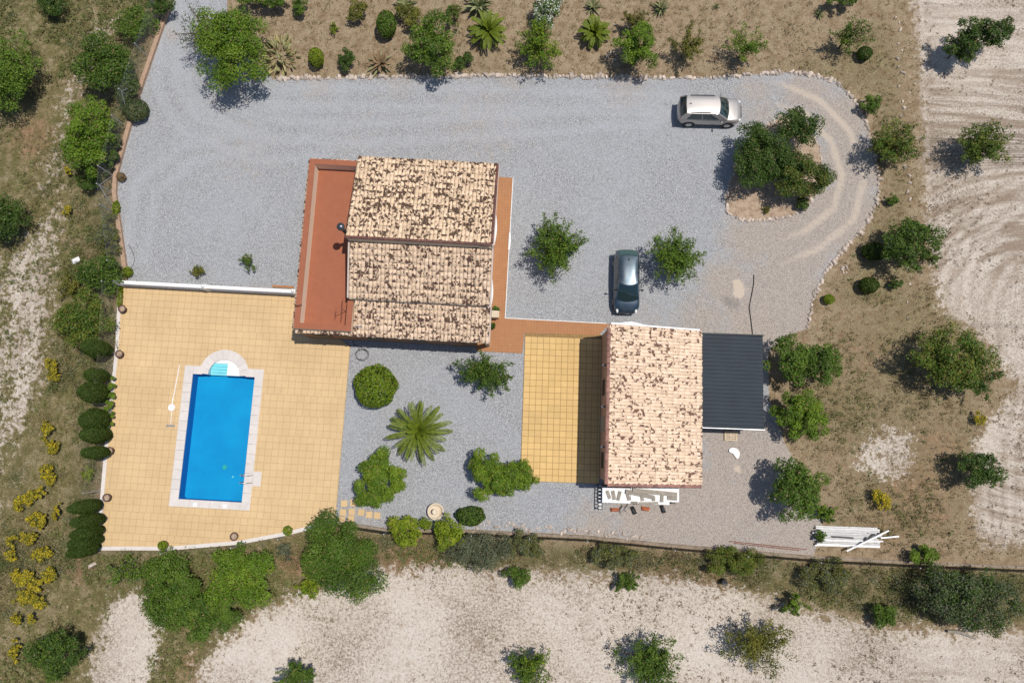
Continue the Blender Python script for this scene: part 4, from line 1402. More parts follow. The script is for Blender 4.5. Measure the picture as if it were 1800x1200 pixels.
def crown_points(r, kind, rx, ry, rz, dens, leaf):
    """returns points, normals, clump tone, limb end points; crown centred on the origin"""
    area = math.pi * rx * ry
    if kind in ('dome', 'column'):
        n = int(dens * 1300 * (rx * ry + rx * rz + ry * rz) / 3 * 4 / (leaf / .12) ** 2)
        d = r.normal(size=(n, 3))
        d /= np.linalg.norm(d, axis=1, keepdims=True)
        rad = 1 - np.abs(r.normal(0, 0.07, n))
        bump = 1 + (0.34 if kind == 'dome' and rx > .8 else 0.22) * (vnoise(np.column_stack([d[:, 0] + .7 * d[:, 2], d[:, 1] - .6 * d[:, 2]]), 2.2, int(r.integers(1000)), 2) - .55)
        p = d * (rad * bump)[:, None]
        if kind == 'column':
            p[:, :2] *= (1 - 0.30 * np.clip(p[:, 2], 0, 1) ** 2)[:, None]
        p = p * np.array([rx, ry, rz])
        nr = d + 0.7 * r.normal(size=(n, 3))
        return p, nr, vnoise(np.column_stack([d[:, 0] * 2 + d[:, 2], d[:, 1] * 2]), 1.7, int(r.integers(1000))), []
    ends = []
    P_, N_, C_ = [], [], []
    if kind == 'clump':
        K = int(np.clip(18 + area * 3.8, 18, 90))
        d = r.normal(size=(K, 3))
        d[:, 2] = np.abs(d[:, 2]) * 0.9 - 0.25
        d /= np.linalg.norm(d, axis=1, keepdims=True)
        lob = 1 + 0.20 * np.sin(np.arctan2(d[:, 1], d[:, 0]) * r.integers(2, 5) + r.random() * 6) + r.normal(0, .09, K)
        rad = (r.random(K) ** 0.38) * 0.86
        cen = d * (rad * lob)[:, None] * np.array([rx, ry, rz])
        cr = (0.25 + 0.16 * r.random(K)) * min(rx, ry) * (0.75 if area > 8 else 1.0)
        tot = int(dens * 560 * area * (0.14 / leaf) ** 2)
        w = cr ** 2 / (cr ** 2).sum()
        for k in range(K):
            m = max(6, int(tot * w[k]))
            q = r.normal(size=(m, 3))
            q /= np.linalg.norm(q, axis=1, keepdims=True)
            q[:, 2] = np.where(q[:, 2] < -0.3, -q[:, 2], q[:, 2])
            rr_ = (0.55 + 0.5 * r.random(m)) * cr[k]
            sq = np.array([1, 1, 0.7])
            P_.append(cen[k] + q * rr_[:, None] * sq)
            N_.append(q * 0.9 + np.array([0, 0, .5]) + 0.6 * r.normal(size=(m, 3)))
            C_.append(np.full(m, r.random()))
            ends.append(cen[k])
    else:  # 'spiky' or 'sparse': leafy shoots along radiating branches
        K = int({'spiky': 46, 'sparse': 22, 'twiggy': 34}[kind] * np.clip(area / 9, .5, 1.5))
        tot = int(dens * {'spiky': 450, 'sparse': 200, 'twiggy': 120}[kind] * area * (0.14 / leaf) ** 2)
        for k in range(K):
            az = r.random() * 2 * math.pi
            el = r.uniform(-0.15, 1.25)
            d = np.array([math.cos(az) * math.cos(el), math.sin(az) * math.cos(el), math.sin(el)])
            L = r.uniform(0.62, 1.12)
            tip = d * L * np.array([rx, ry, rz])
            side = r.normal(size=3) * 0.12 * min(rx, ry)
            m = max(8, int(tot / K * L))
            t = r.uniform(0.22, 1.0, m)
            p = np.array([0, 0, -rz * .5]) * (1 - t)[:, None] + tip * t[:, None] + side * (t * (1 - t) * 4)[:, None]
            wd = (0.20 * (1.12 - t) + 0.045) * min(rx, ry)
            off = r.normal(size=(m, 3)) * wd[:, None] * .6
            P_.append(p + off)
            N_.append(np.array([0, 0, .7]) + d * .25 + .75 * r.normal(size=(m, 3)))
            C_.append(np.full(m, r.random()))
            ends.append(tip * .85 + side * .4)
    return np.vstack(P_), np.vstack(N_), np.concatenate(C_), ends

def trunk_build(r, h, crown_c, rx, rz, ends, thick, nlimb=9):
    b = B()
    base = Vector((0, 0, -0.15))
    fork = Vector((crown_c[0] * .5 + r.normal() * .05, crown_c[1] * .5 + r.normal() * .05, max(0.15, crown_c[2] - rz * .75)))
    b.tube(base, fork, thick, thick * .7, 7)
    if ends:
        idx = r.permutation(len(ends))[:nlimb]
        for i in idx:
            e = Vector(ends[i]) + Vector(crown_c)
            mid = fork.lerp(e, 0.5) + Vector((r.normal() * .08, r.normal() * .08, 0.12))
            b.tube(fork, mid, thick * .5, thick * .3, 5, False)
            b.tube(mid, e, thick * .3, thick * .08, 5, False)
    else:
        b.tube(fork, Vector(crown_c) + Vector((0, 0, rz * .5)), thick * .7, thick * .2, 6)
    return b

SEED = [100]
def plant(name, label, cat, px, py, rxp, ryp, h, kind='clump', tone='mid', dens=1.0, leaf=0.15, group=None, mix=None, zc=None, trunkw=None):
    SEED[0] += 1
    r = np.random.default_rng(SEED[0] * 17 + 3)
    czf = {'dome': 0.5, 'column': 0.5}.get(kind, 0.56) if zc is None else zc
    g, c = G(px, py, h * czf)
    mpp = (CAM_H - c.z) / FPX * 1.0
    k_ = 1.0 if kind in ('dome', 'column') else 1.10
    rx, ry = rxp * mpp * k_, ryp * mpp * k_
    rz = h * (0.5 if kind in ('dome', 'column') else 0.44)
    if kind not in ('dome', 'column'):
        leaf *= 0.84
    p, nr, cl, ends = crown_points(r, kind, rx, ry, rz, dens, leaf)
    cc = (0, 0, h * czf)
    p = p + np.array(cc)
    p[:, 2] = np.maximum(p[:, 2], 0.03)
    size = leaf * (0.65 + 0.75 * r.random(len(p)))
    v, f = leaf_quads(r, p, nr, size, 0.62 if kind != 'column' else 0.4)
    col = leaf_cols(r, len(p), tone, cl)
    if tone not in ('yellow', 'flower', 'brown', 'cypress'):
        k = r.random(len(p)) < 0.05
        col[k] = leaf_cols(r, int(k.sum()), 'brown')
    if mix:
        k = r.random(len(p)) < mix[1] * (0.4 + 1.2 * cl)
        col[k] = leaf_cols(r, int(k.sum()), mix[0])
    root = empty(name, g)
    tag(root, label, cat, group)
    tw = trunkw or max(0.03, 0.028 * h)
    trunk_build(r, h, cc, rx, rz, ends, tw, 14 if kind in ('sparse', 'twiggy') else 9).build('trunk', M['bark'], root, True)
    obj('crown', mk_mesh('crown', v, f, M['leaf'], fattr={'col': col}), root)
    return root

T = lambda label, *a, **k: plant('tree', label, 'tree', *a, **k)
S = lambda label, *a, **k: plant('shrub', label, 'shrub', *a, **k)

# --- planted bed along the top
T('large bright green tree overhanging the driveway entrance', 408, 85, 66, 74, 4.6, 'clump', 'bright', 1.15)
T('thin grey-green sapling leaning out over the driveway left of the large tree', 348, 52, 38, 48, 3.6, 'twiggy', 'grey', 0.9, 0.11)
S('dark shrub cut by the top edge above the prickly pear', 462, -8, 52, 22, 1.9, 'clump', 'mid')
S('small leafy dark green bush beside the shrub at the top edge', 526, 13, 14, 15, 1.1, 'clump', 'mid', 1.2, 0.13)
S('small bright green conical bush east of the prickly pear', 556, 101, 14, 18, 1.3, 'dome', 'lime', 1, 0.10)
S('dark green round bush between the conical bush and the dry yucca', 610, 104, 17, 19, 1.3, 'clump', 'dark', 1.3, 0.13)
S('tiny yellow-green seedling above the dark round bush', 587, 50, 8, 12, .6, 'spiky', 'lime', 1.2, 0.10)
S('small light green bush with bare stem near the top edge', 629, 19, 18, 20, 1.3, 'clump', 'olive', 0.9, 0.13)
S('clipped egg-shaped green bush below the top edge', 679, 43, 19, 24, 1.5, 'dome', 'mid', 1, 0.11)
S('loose shrub just west of the tall tree in the planted bed', 718, 26, 22, 20, 1.4, 'clump', 'olive', 0.9, 0.14)
T('leafy tree casting its shadow over the stone row above the house', 760, 78, 44, 56, 3.4, 'clump', 'mid', 1.05, mix=('bright', .3))
S('small dark bush at the foot of the tree above the house', 814, 106, 16, 17, 1.0, 'clump', 'dark', 1.2, 0.13)
S('reddish green shrub between tree and large agave', 797, 28, 15, 22, 1.2, 'clump', 'mid', 0.9, 0.13, mix=('brown', .25))
S('white-flowering oleander bush at the top edge', 962, 22, 27, 28, 1.9, 'clump', 'mid', 1.1, 0.13, mix=('white', .34))
T('light green loose tree under the white oleander', 948, 80, 42, 46, 3.0, 'spiky', 'bright', 0.95, 0.14, mix=('lime', .3))
T('bright green bushy tree casting shade beside the stone row', 1120, 88, 38, 42, 3.3, 'clump', 'bright', 1.1)
S('brownish green shrub behind the bright bushy tree', 1115, 36, 30, 22, 1.8, 'spiky', 'olive', 0.8, 0.12, mix=('brown', .35))
T('thin olive-green tree east of the bushy tree', 1208, 80, 33, 40, 2.6, 'sparse', 'olive', 1.1, 0.12)
T('sparse almond tree with dark bare limbs above the silver car', 1313, 78, 42, 38, 3.0, 'sparse', 'bright', 0.9, 0.13)
T('sparse young tree with a round dark bush at its foot', 1494, 62, 40, 34, 2.9, 'sparse', 'mid', 0.9, 0.13)
S('dark round bush under the sparse young tree', 1520, 94, 14, 13, .9, 'dome', 'dark', 1, 0.10)
S('dark shrub on the dry slope cut by the top edge', 1484, -2, 36, 16, 1.6, 'clump', 'mid', 1.0, 0.14)
S('green bush against the outer stones of the loop, upper right', 1533, 183, 17, 18, 1.2, 'clump', 'mid', 1.2, 0.13)
T('olive-green tree casting its shadow on the turning loop', 1572, 252, 44, 42, 3.2, 'spiky', 'mid', 1.0, 0.14, mix=('olive', .35))
S('tiny green bush below the tree beside the loop', 1568, 350, 10, 12, .7, 'clump', 'mid', 1.2, 0.11)
# --- right field
T('lone dark green tree in the ploughed field, top right', 1722, 62, 52, 34, 3.4, 'clump', 'dark', 1.0)
T('second crown of dark foliage touching the lone field tree', 1688, 84, 34, 26, 2.4, 'clump', 'dark', 1.0)
T('round bushy tree alone in the pale ploughed field', 1728, 254, 48, 44, 3.0, 'spiky', 'mid', 1.1, 0.14, mix=('olive', .3))
T('dark tree beside two black-green round bushes', 1602, 432, 42, 52, 3.2, 'clump', 'dark', 1.0, mix=('mid', .4))
T('thin spreading sapling right of the dark tree', 1632, 452, 28, 24, 2.2, 'sparse', 'mid', 0.9, 0.13)
S('black-green round bush touching the dark tree', 1537, 442, 22, 17, 1.0, 'dome', 'cypress', 1, 0.09, mix=('dark', .3))
S('black-green round bush standing alone in dry grass', 1527, 501, 18, 15, 1.0, 'dome', 'cypress', 1, 0.09, mix=('dark', .3))
S('small lime bush beside the stones near the carport', 1457, 526, 10, 9, .6, 'dome', 'lime', 1, 0.09)
S('small dark bush at the end of the white stone line', 1573, 499, 14, 9, .7, 'clump', 'dark', 1.2, 0.12)
T('round green tree right of the carport roof', 1411, 636, 57, 44, 3.4, 'clump', 'mid', 1.3, 0.17)
T('lighter green tree just below the round tree by the carport', 1410, 731, 50, 38, 3.0, 'clump', 'bright', 1.3, 0.14)
T('broad dark spreading tree at the edge of the ploughed field', 1672, 628, 80, 48, 3.6, 'clump', 'mid', 0.85, 0.15, mix=('olive', .4))
T('dark lower crown hanging off the broad spreading tree', 1712, 668, 48, 36, 2.6, 'sparse', 'dark', 1.6, 0.15)
T('dark green tree alone near the right edge of the field', 1722, 825, 42, 30, 2.4, 'clump', 'dark', 0.95)
T('dense round tree left of the stack of white boards', 1394, 862, 48, 44, 3.6, 'clump', 'mid', 1.2, 0.15)
S('soft green tuft bush between round tree and white boards', 1452, 900, 20, 16, .9, 'spiky', 'bright', 1.2, 0.12)
S('yellow-flowering bush above the stack of white boards', 1550, 878, 18, 15, .9, 'clump', 'yellow', .8, 0.11, mix=('olive', .3))
S('small yellow-flowering bush at the right field edge', 1722, 735, 11, 11, .7, 'clump', 'yellow', .8, 0.11, mix=('olive', .4))
S('green bush growing over the boundary right of the white boards', 1622, 976, 30, 16, 1.0, 'clump', 'bright', 1.0, 0.12)
# --- bottom bank and field
T('large grey-green bush in the bottom right corner', 1700, 1052, 74, 54, 2.6, 'clump', 'grey', 1.0, 0.13, mix=('dark', .55))
S('small green shrub at the top edge of the pale field, lower right', 1556, 1078, 24, 20, 1.2, 'clump', 'mid', 1.1, 0.13)
S('small spiky green shrub on the bank below the boundary fence', 1396, 1058, 28, 22, 1.5, 'sparse', 'bright', 1.5, 0.12)
S('small dark bushy sapling on the field edge below the shed', 1100, 1021, 22, 18, 1.3, 'spiky', 'mid', 1.2, 0.12)
S('small dark sapling with twin stems below the olive-grey bush', 911, 1010, 20, 18, 1.3, 'clump', 'mid', 1.1, 0.12)
T('sparse olive-green tree standing in the pale field, lower right', 1335, 1142, 54, 52, 3.0, 'sparse', 'olive', 1.4, 0.13)
T('spreading green tree cut by the bottom edge', 1142, 1168, 50, 46, 2.8, 'spiky', 'mid', 1.1, 0.13)
T('smaller green tree cut by the bottom edge, centre', 936, 1176, 38, 36, 2.4, 'spiky', 'mid', 1.0, 0.13, mix=('lime', .25))
T('low green tree peeking over the bottom edge, left of centre', 522, 1190, 34, 26, 1.8, 'spiky', 'mid', 1.1, 0.12)
S('big round dark green shrub below the terrace corner', 600, 980, 64, 62, 2.8, 'clump', 'mid', 1.6, 0.14)
S('light green young shrub left of the big round shrub', 546, 1028, 24, 20, 1.2, 'spiky', 'lime', 1.0, 0.13)
S('western mound of the wide shrub mass below the pool', 300, 1035, 56, 54, 2.4, 'clump', 'mid', 1.5, 0.14)
S('eastern mound of the wide shrub mass below the pool', 428, 1012, 50, 52, 2.6, 'clump', 'bright', 1.5, 0.14)
S('lowest mound of the wide shrub mass below the pool', 372, 1078, 54, 38, 2.2, 'clump', 'mid', 1.5, 0.14)
S('sparse green shrub under the terrace corner by the cypresses', 222, 1000, 34, 26, 1.3, 'twiggy', 'bright', 1.6, 0.13, mix=('grey', .3))
S('olive-grey bush behind the wire fence', 848, 968, 42, 34, 1.9, 'clump', 'grey', 1.0, 0.12)
S('bright green bush on the fence beside the stone fountain', 790, 934, 31, 25, 1.7, 'clump', 'lime', 1.1, 0.15)
S('bright green creeper bush on the fence below the stepping stones', 720, 930, 40, 24, 1.3, 'clump', 'lime', 1.0, 0.15)
S('dark compact bush right of the stone fountain', 828, 907, 25, 17, 1.1, 'dome', 'dark', 1.2, 0.11, mix=('mid', .4))
T('round green tree with dark shadow in the bottom left corner', 104, 1146, 42, 36, 2.8, 'clump', 'dark', 1.1, 0.14, mix=('mid', .4))
# --- left slope
T('big tree cut by the left edge near the top', 18, 128, 52, 66, 3.6, 'clump', 'bright', 0.95, 0.15, mix=('mid', .5))
T('dark tree cut by the left edge, level with the house', 14, 384, 36, 38, 2.6, 'clump', 'dark', 1.1, 0.14)
S('dark sapling at the top edge above the left track', 88, 8, 24, 22, 1.6, 'clump', 'dark', .8, 0.13)
S('low bushes beside the gate end of the kerb wall', 240, 40, 34, 34, 1.6, 'clump', 'mid', 0.7, 0.14)
S('dark green shrub touching the top of the kerb wall', 284, 8, 22, 20, 1.8, 'clump', 'dark', 1.2, 0.13)
T('wide tree outside the kerb wall, upper of the two', 188, 118, 54, 58, 3.2, 'clump', 'mid', 0.95, 0.15, mix=('dark', .4))
T('dense bright tree outside the kerb wall, lower of the two', 156, 244, 46, 68, 3.4, 'clump', 'bright', 1.1, 0.15)
S('grey-green ball of lavender spilling over the kerb wall', 238, 194, 24, 22, 1.1, 'dome', 'grey', 1.2, 0.09, mix=('dark', .4))
S('dark bush behind the west end of the white balustrade', 178, 478, 38, 34, 2.2, 'clump', 'dark', 1.0, 0.14, mix=('mid', .5))
S('wide bushy shrub outside the terrace above the cypresses', 150, 562, 50, 46, 2.5, 'clump', 'mid', 0.95, 0.14, mix=('olive', .4))
S('small lime bush at the foot of the white balustrade', 224, 478, 9, 9, .6, 'dome', 'lime', .9, 0.1)
S('small yellow-green bush on the kerb wall', 204, 366, 6, 14, .6, 'dome', 'lime', .9, 0.1)
S('brown dried tumbleweed resting on the kerb wall', 213, 311, 8, 8, .6, 'dome', 'brown', .7, 0.09)
S('lime green shoot bush on the slope below the fifth cypress', 157, 830, 12, 18, .9, 'spiky', 'lime', 1.0, 0.12)
S('low creeper running along the terrace fence between cypresses', 192, 714, 9, 56, .9, 'clump', 'bright', 1.3, 0.12)
S('yellow-green creeper at the top of the terrace fence', 211, 522, 4, 22, .5, 'dome', 'lime', .9, 0.1)
S('dark undergrowth between the upper tree and the kerb wall', 224, 150, 22, 46, 1.4, 'clump', 'grey', .9, .12, mix=('dark', .6))
S('dark undergrowth between the lower bright tree and the kerb wall', 196, 262, 16, 46, 1.3, 'clump', 'grey', .9, .12, mix=('dark', .6))
S('dark low shrub under the lower bright tree outside the kerb', 160, 316, 28, 18, 1.1, 'clump', 'dark', .9, .12)
S('olive bramble along the fence above the dark bush', 190, 420, 20, 40, 1.0, 'clump', 'olive', .7, .12, mix=('grey', .5))
S('pale green grassy bush on the left slope above the big shrub', 122, 500, 26, 30, .9, 'twiggy', 'olive', 1.6, .12)
S('grey-green weed clump below the terrace, beside the shrub mass', 500, 965, 26, 18, .7, 'twiggy', 'grey', 1.4, .11)
S('grey-green scrub clump behind the wire fence right of the olive-grey bush', 925, 955, 36, 20, 1.0, 'clump', 'olive', .9, .11, mix=('grey', .5))
S('dark olive scrub on the bank below the panel rack', 1080, 975, 44, 20, 1.0, 'clump', 'olive', .9, .11, mix=('grey', .5))
S('olive scrub on the bank below the rusty bars', 1290, 985, 50, 22, 1.0, 'clump', 'olive', .9, .11, mix=('mid', .4))
S('pale olive scrub on the bank below the white boards', 1450, 1010, 46, 24, 1.0, 'clump', 'olive', .9, .11, mix=('grey', .5))
S('grassy tuft growing over the left end of the white boards', 1443, 943, 12, 12, .7, 'spiky', 'mid', 1.2, .11)
# columnar cypresses outside the terrace fence
for i, (x, y, rx, ry) in enumerate([(176, 612, 24, 17), (176, 660, 18, 14), (170, 690, 24, 19), (172, 738, 24, 20), (174, 764, 22, 15), (174, 795, 20, 12)]):
    lab = ['topmost', 'second', 'third', 'fourth', 'fifth', 'sixth'][i]
    plant('cypress', lab + ' clipped cypress down the fence west of the pool', 'cypress', x - 6, y, rx * .72, ry, 3.0 if i != 1 else 2.6, 'column', 'cypress', 1.5, 0.09, 'clipped cypresses west of the pool', mix=('dark', .35))
for i, (x, y) in enumerate([(152, 890), (156, 915), (155, 935), (152, 951), (148, 966)]):
    lab = ['topmost', 'second', 'third', 'fourth', 'lowest'][i]
    plant('cypress', lab + ' of five packed cypresses by the terrace corner', 'cypress', x - 2, y, 16, 12, 3.3, 'column', 'cypress', 1.5, 0.09, 'five cypresses by the terrace corner', mix=('dark', .35))
# --- yard and garden
T('spiky young tree on the gravel between house and dark car', 978, 438, 50, 58, 3.4, 'spiky', 'mid', 1.2, 0.14, mix=('bright', .25))
T('spiky young tree on the gravel right of the dark car', 1189, 450, 48, 48, 3.2, 'spiky', 'bright', 1.15, 0.14, mix=('mid', .4))
S('small spiky tuft on the gravel near the white balustrade', 348, 478, 13, 13, .7, 'spiky', 'olive', 1.2, 0.11)
S('thin bare-branched plant on gravel above the white balustrade', 433, 461, 19, 20, 1.1, 'sparse', 'mid', 1.0, 0.11)
S('clipped lime green dome bush in the gravel garden', 661, 678, 38, 38, 2.0, 'dome', 'lime', 1.0, 0.13, mix=('bright', .5))
T('dark spiky tree at the house corner in the gravel garden', 850, 655, 50, 38, 2.6, 'spiky', 'mid', 1.15, 0.13, mix=('dark', .4))
S('tall bright green shrub beside the stepping stones', 672, 840, 37, 53, 2.4, 'clump', 'bright', 2.0, 0.13, mix=('lime', .25))
S('wide bright green double shrub beside the ochre patio', 862, 838, 43, 40, 2.2, 'clump', 'bright', 2.0, 0.13, mix=('lime', .2))
S('eastern lobe of the shrub reaching over the ochre patio edge', 914, 834, 28, 26, 1.8, 'clump', 'bright', 2.0, 0.13, mix=('lime', .3))
# --- island
T('upper dark tree in the island of the turning loop', 1402, 226, 40, 34, 3.0, 'clump', 'dark', 1.15, 0.14)
T('big dark left-hand tree in the island of the turning loop', 1336, 276, 50, 60, 3.2, 'clump', 'dark', 1.4, 0.14, mix=('dark', .5))
T('lower right dark tree in the island of the turning loop', 1403, 308, 46, 47, 3.0, 'clump', 'dark', 1.4, 0.14, mix=('olive', .3))
S('small dark bush at the lower rim of the island', 1410, 358, 12, 13, .8, 'clump', 'dark', 1.2, 0.12)
S('tiny weed alone on bare island soil', 1346, 369, 9, 8, .4, 'spiky', 'olive', 1.0, 0.1)
# --- gorse on the left slope
GORSE = [(92, 645, 11, 17), (98, 662, 9, 9), (84, 760, 11, 20), (94, 785, 10, 12), (84, 832, 14, 15), (66, 866, 16, 10), (40, 884, 15, 14), (102, 900, 7, 14), (62, 912, 14, 12), (78, 918, 8, 18),
         (50, 945, 22, 10), (20, 950, 8, 9), (20, 975, 9, 12), (74, 972, 14, 14), (38, 1012, 22, 14), (86, 1010, 13, 16), (60, 1030, 14, 12), (40, 1050, 15, 12), (66, 1056, 13, 12), (32, 1085, 11, 11), (56, 1086, 7, 9), (28, 1145, 9, 18),
         (120, 300, 6, 8), (118, 370, 6, 12)]
ORD = ['topmost', 'second', 'third', 'fourth', 'fifth', 'sixth', 'seventh', 'eighth', 'ninth', 'tenth', 'eleventh', 'twelfth', 'thirteenth', 'fourteenth', 'fifteenth', 'sixteenth',
       'seventeenth', 'eighteenth', 'nineteenth', 'twentieth', 'twenty-first', 'twenty-second', 'twenty-third', 'lowest']
for i, (x, y, a, b) in enumerate(sorted(GORSE, key=lambda q: q[1])):
    plant('gorse_bush', ORD[i] + ' yellow gorse bush down the weedy slope at the left edge', 'gorse', x, y, a, b, .8, 'clump', 'yellow', 1.1, 0.11, 'gorse bushes on the left slope', mix=('olive', .5))

# ------------------------------------------------------------------ palms, agaves, prickly pear
def frond_mesh(name, L, wid, el0, droop, tone, seed, npair=20):
    r = np.random.default_rng(seed)
    V, F, C = [], [], []
    pts = []
    x = z = 0.0
    a = el0
    n = 16
    for i in range(n + 1):
        pts.append((x, 0, z))
        x += L / n * math.cos(a)
        z += L / n * math.sin(a)
        a -= droop / n
    pts = np.array(pts)
    def quad(p, q, s, t, c):
        k = len(V)
        V.extend([p, q, s, t])
        F.append((k, k + 1, k + 2, k + 3))
        C.append(c)
    lc = lambda: leaf_cols(r, 1, tone)[0]
    for i in range(n):
        w = 0.02 * (1 - i / n) + .006
        quad(pts[i] + (0, -w, 0.01), pts[i + 1] + (0, -w, .01), pts[i + 1] + (0, w, .01), pts[i] + (0, w, .01), lc() * 1.2)
    for k in range(npair * 2):
        t = 0.10 + 0.90 * k / (npair * 2 - 1)
        f = t * n
        i = min(n - 1, int(f))
        p = pts[i] + (pts[i + 1] - pts[i]) * (f - i)
        d = pts[i + 1] - pts[i]
        d = d / np.linalg.norm(d)
        ll = wid * (math.sin(math.pi * min(1, t * .93 + .07)) ** .6 + .12) * r.uniform(.85, 1.1)
        for s in (-1, 1):
            dirv = d * .75 + np.array([0, s * .9, .22])
            dirv = dirv / np.linalg.norm(dirv)
            q = p + dirv * ll * .55
            e = p + dirv * ll + np.array([0, 0, -0.10 * ll])
            hw = d * 0.030
            quad(p - hw, q - hw, e, q + hw, lc())
    return mk_mesh(name, np.array(V), np.array(F), M['leaf'], fattr={'col': np.array(C)})

def palm(label, px, py, rp, h, nfr, tone, seed):
    r = random.Random(seed)
    g, c = G(px, py, h + .25)
    Lm = rp * (CAM_H - h) / FPX
    root = empty('palm', g)
    tag(root, label, 'palm')
    tb = B()
    k = 7
    for i in range(k):
        tb.tube((0, 0, -.1 + (h + .1) * i / k), (0, 0, -.1 + (h + .1) * (i + 1) / k + .01), .19, .15, 9)
    tb.build('trunk', M['bark'], root)
    ms = [frond_mesh('frond', Lm * 1.08, .23, R(55), R(60), tone, seed + 1), frond_mesh('frond', Lm * 1.10, .24, R(38), R(70), tone, seed + 2),
          frond_mesh('frond', Lm * 1.06, .24, R(12), R(55), tone, seed + 3), frond_mesh('frond', Lm * .7, .22, R(80), R(40), tone, seed + 4)]
    for i in range(nfr):
        t = i / nfr
        m = ms[3] if t < .14 else ms[0] if t < .42 else ms[1] if t < .74 else ms[2]
        s = r.uniform(.84, 1.06)
        obj('frond', m, root, (0, 0, h - .02), (r.uniform(-.08, .08), r.uniform(-.10, .10), i * 2.399963 + r.uniform(-.15, .15)), (s, r.uniform(.9, 1.15), s))
    return root
palm('large olive-green palm in the gravel garden', 736, 757, 57, 0.9, 40, 'palm', 11)
palm('low palm in the dry bed left of the white oleander', 858, 50, 37, 0.7, 34, 'palm', 21)
palm('smaller low palm in the dry bed right of the white oleander', 1046, 53, 31, 0.55, 30, 'palm', 31)

def agave(label, px, py, rp, n, seed, dry=0.0, name='agave', pale=0.5):
    r = random.Random(seed)
    rr_ = np.random.default_rng(seed)
    g, c = G(px, py, 0.3)
    L = rp * CAM_H / FPX * 1.15
    root = empty(name, g)
    tag(root, label, 'agave' if name == 'agave' else name.replace('_', ' '))
    ms = []
    for k in range(5):
        V, F, C = [], [], []
        a = R([70, 52, 35, 20, 60][k])
        x = z = 0
        base = np.array((0.11, 0.13, 0.05)) if r.random() > pale else np.array((0.27, 0.27, 0.13))
        if r.random() < dry:
            base = np.array((0.27, 0.18, 0.10))
        w0 = L * .085
        for i in range(6):
            t = i / 5
            w = w0 * (0.75 + 0.6 * t if t < .45 else 1.02 * (1 - ((t - .45) / .55) ** 1.6) + .01)
            V += [(x, -w, z + w * .35), (x, 0, z - w * .15), (x, w, z + w * .35)]
            x += L / 5 * math.cos(a)
            z += L / 5 * math.sin(a)
            a -= R(9)
        for i in range(5):
            b = i * 3
            F += [(b, b + 3, b + 4, b + 1), (b + 1, b + 4, b + 5, b + 2)]
            cc = base * r.uniform(.85, 1.1)
            C += [cc, cc * 1.12]
        ms.append(mk_mesh('leaf', np.array(V), np.array(F), M['leafdry'], fattr={'col': np.array(C)}))
    for i in range(n):
        obj('leaf', ms[[0, 4, 1, 2, 3][min(4, int(5 * i / n))]], root, (0, 0, 0.02), (r.uniform(-.1, .1), r.uniform(-.12, .12), i * 2.4 + r.uniform(-.2, .2)), [r.uniform(.8, 1.1)] * 3)
    return root
agave('pale agave cut by the top edge above the tree', 712, 6, 24, 22, 1)
agave('large pale agave cut by the top edge left of the palm', 842, 9, 32, 30, 2)
agave('small agave above the smaller palm', 1043, 10, 18, 22, 3)
agave('small agave above the brownish shrub', 1162, 12, 19, 24, 4)
agave('tiny agave in dry grass above the silver car', 1260, 9, 9, 14, 5, pale=.2)
agave('small dark agave on the dry slope near the top edge', 1442, 22, 12, 16, 6, pale=.1)
agave('half-dead brown yucca beside the stone row', 668, 110, 26, 34, 7, dry=.75, name='yucca')

def prickly_pear(label, px, py, rp, seed):
    r = random.Random(seed)
    g, c = G(px, py, .5)
    Rm = rp * CAM_H / FPX
    root = empty('prickly_pear', g)
    tag(root, label, 'cactus')
    ms = []
    for k in range(4):
        col = np.array([(0.36, 0.35, 0.15), (0.44, 0.42, 0.21), (0.27, 0.28, 0.11), (0.47, 0.40, 0.18)][k])
        b = B().ball((0, 0, .17), .17, 8, 6, (0.62, 0.18, 1.0))
        ms.append(mk_mesh('pad', b.v, b.f, M['leafdry'], True, fattr={'col': np.tile(col, (len(b.f), 1)) * (0.9 + .2 * np.random.default_rng(k).random((len(b.f), 1)))}))
    for i in range(85):
        rad = Rm * math.sqrt(r.random()) * .95
        az = r.random() * 6.283
        tilt = R(25 + 50 * rad / Rm + r.uniform(-15, 15))
        z = max(0.0, .55 * (1 - rad / Rm) + r.uniform(-.1, .3))
        s = r.uniform(1.2, 1.9)
        obj('pad', r.choice(ms), root, (rad * math.cos(az), rad * math.sin(az), z), (r.uniform(-.3, .3), tilt, az), (s * r.uniform(.6, 1), s, s))
prickly_pear('sprawling pale prickly pear at the corner of the planted bed', 490, 95, 31, 5)

# ------------------------------------------------------------------ cars
def mat_paint(name, col, metal, rough, coat=1.0):
    t = NT(name)
    n = t.noise(900.0, 1)
    c = t.ramp(n, [(0.3, tuple(x * .9 for x in col)), (0.7, tuple(min(1, x * 1.1) for x in col))])
    dust = t.ramp(t.noise(3.0, 5, .7), [(0.4, 0.0), (0.8, 0.16)])
    c = t.mix(dust, c, (0.4, 0.35, 0.3))
    t.b.inputs['Coat Weight'].default_value = coat
    t.b.inputs['Coat Roughness'].default_value = 0.06
    return t.fin(c, rough, metal, 0.5)
M['paint_silver'] = mat_paint('champagne_silver_paint', (0.42, 0.39, 0.365), 0.5, 0.4)
M['paint_blue'] = mat_paint('dark_slate_blue_paint', (0.02, 0.05, 0.085), 0.4, 0.3)
M['paint_roof'] = mat_paint('sky_tinted_blue_roof', (0.035, 0.06, 0.08), 0.5, 0.3)  # body blue slightly lightened, putting the reflected sky into the colour
def mat_glass(name, col):
    t = NT(name)
    t.b.inputs['Coat Weight'].default_value = 0.6
    return t.fin(col, 0.06, 0.0, 0.6)
M['carglass'] = mat_glass('tinted_car_glass', (0.012, 0.030, 0.036))
M['teal_glass'] = mat_glass('green_tinted_glass', (0.012, 0.07, 0.062))
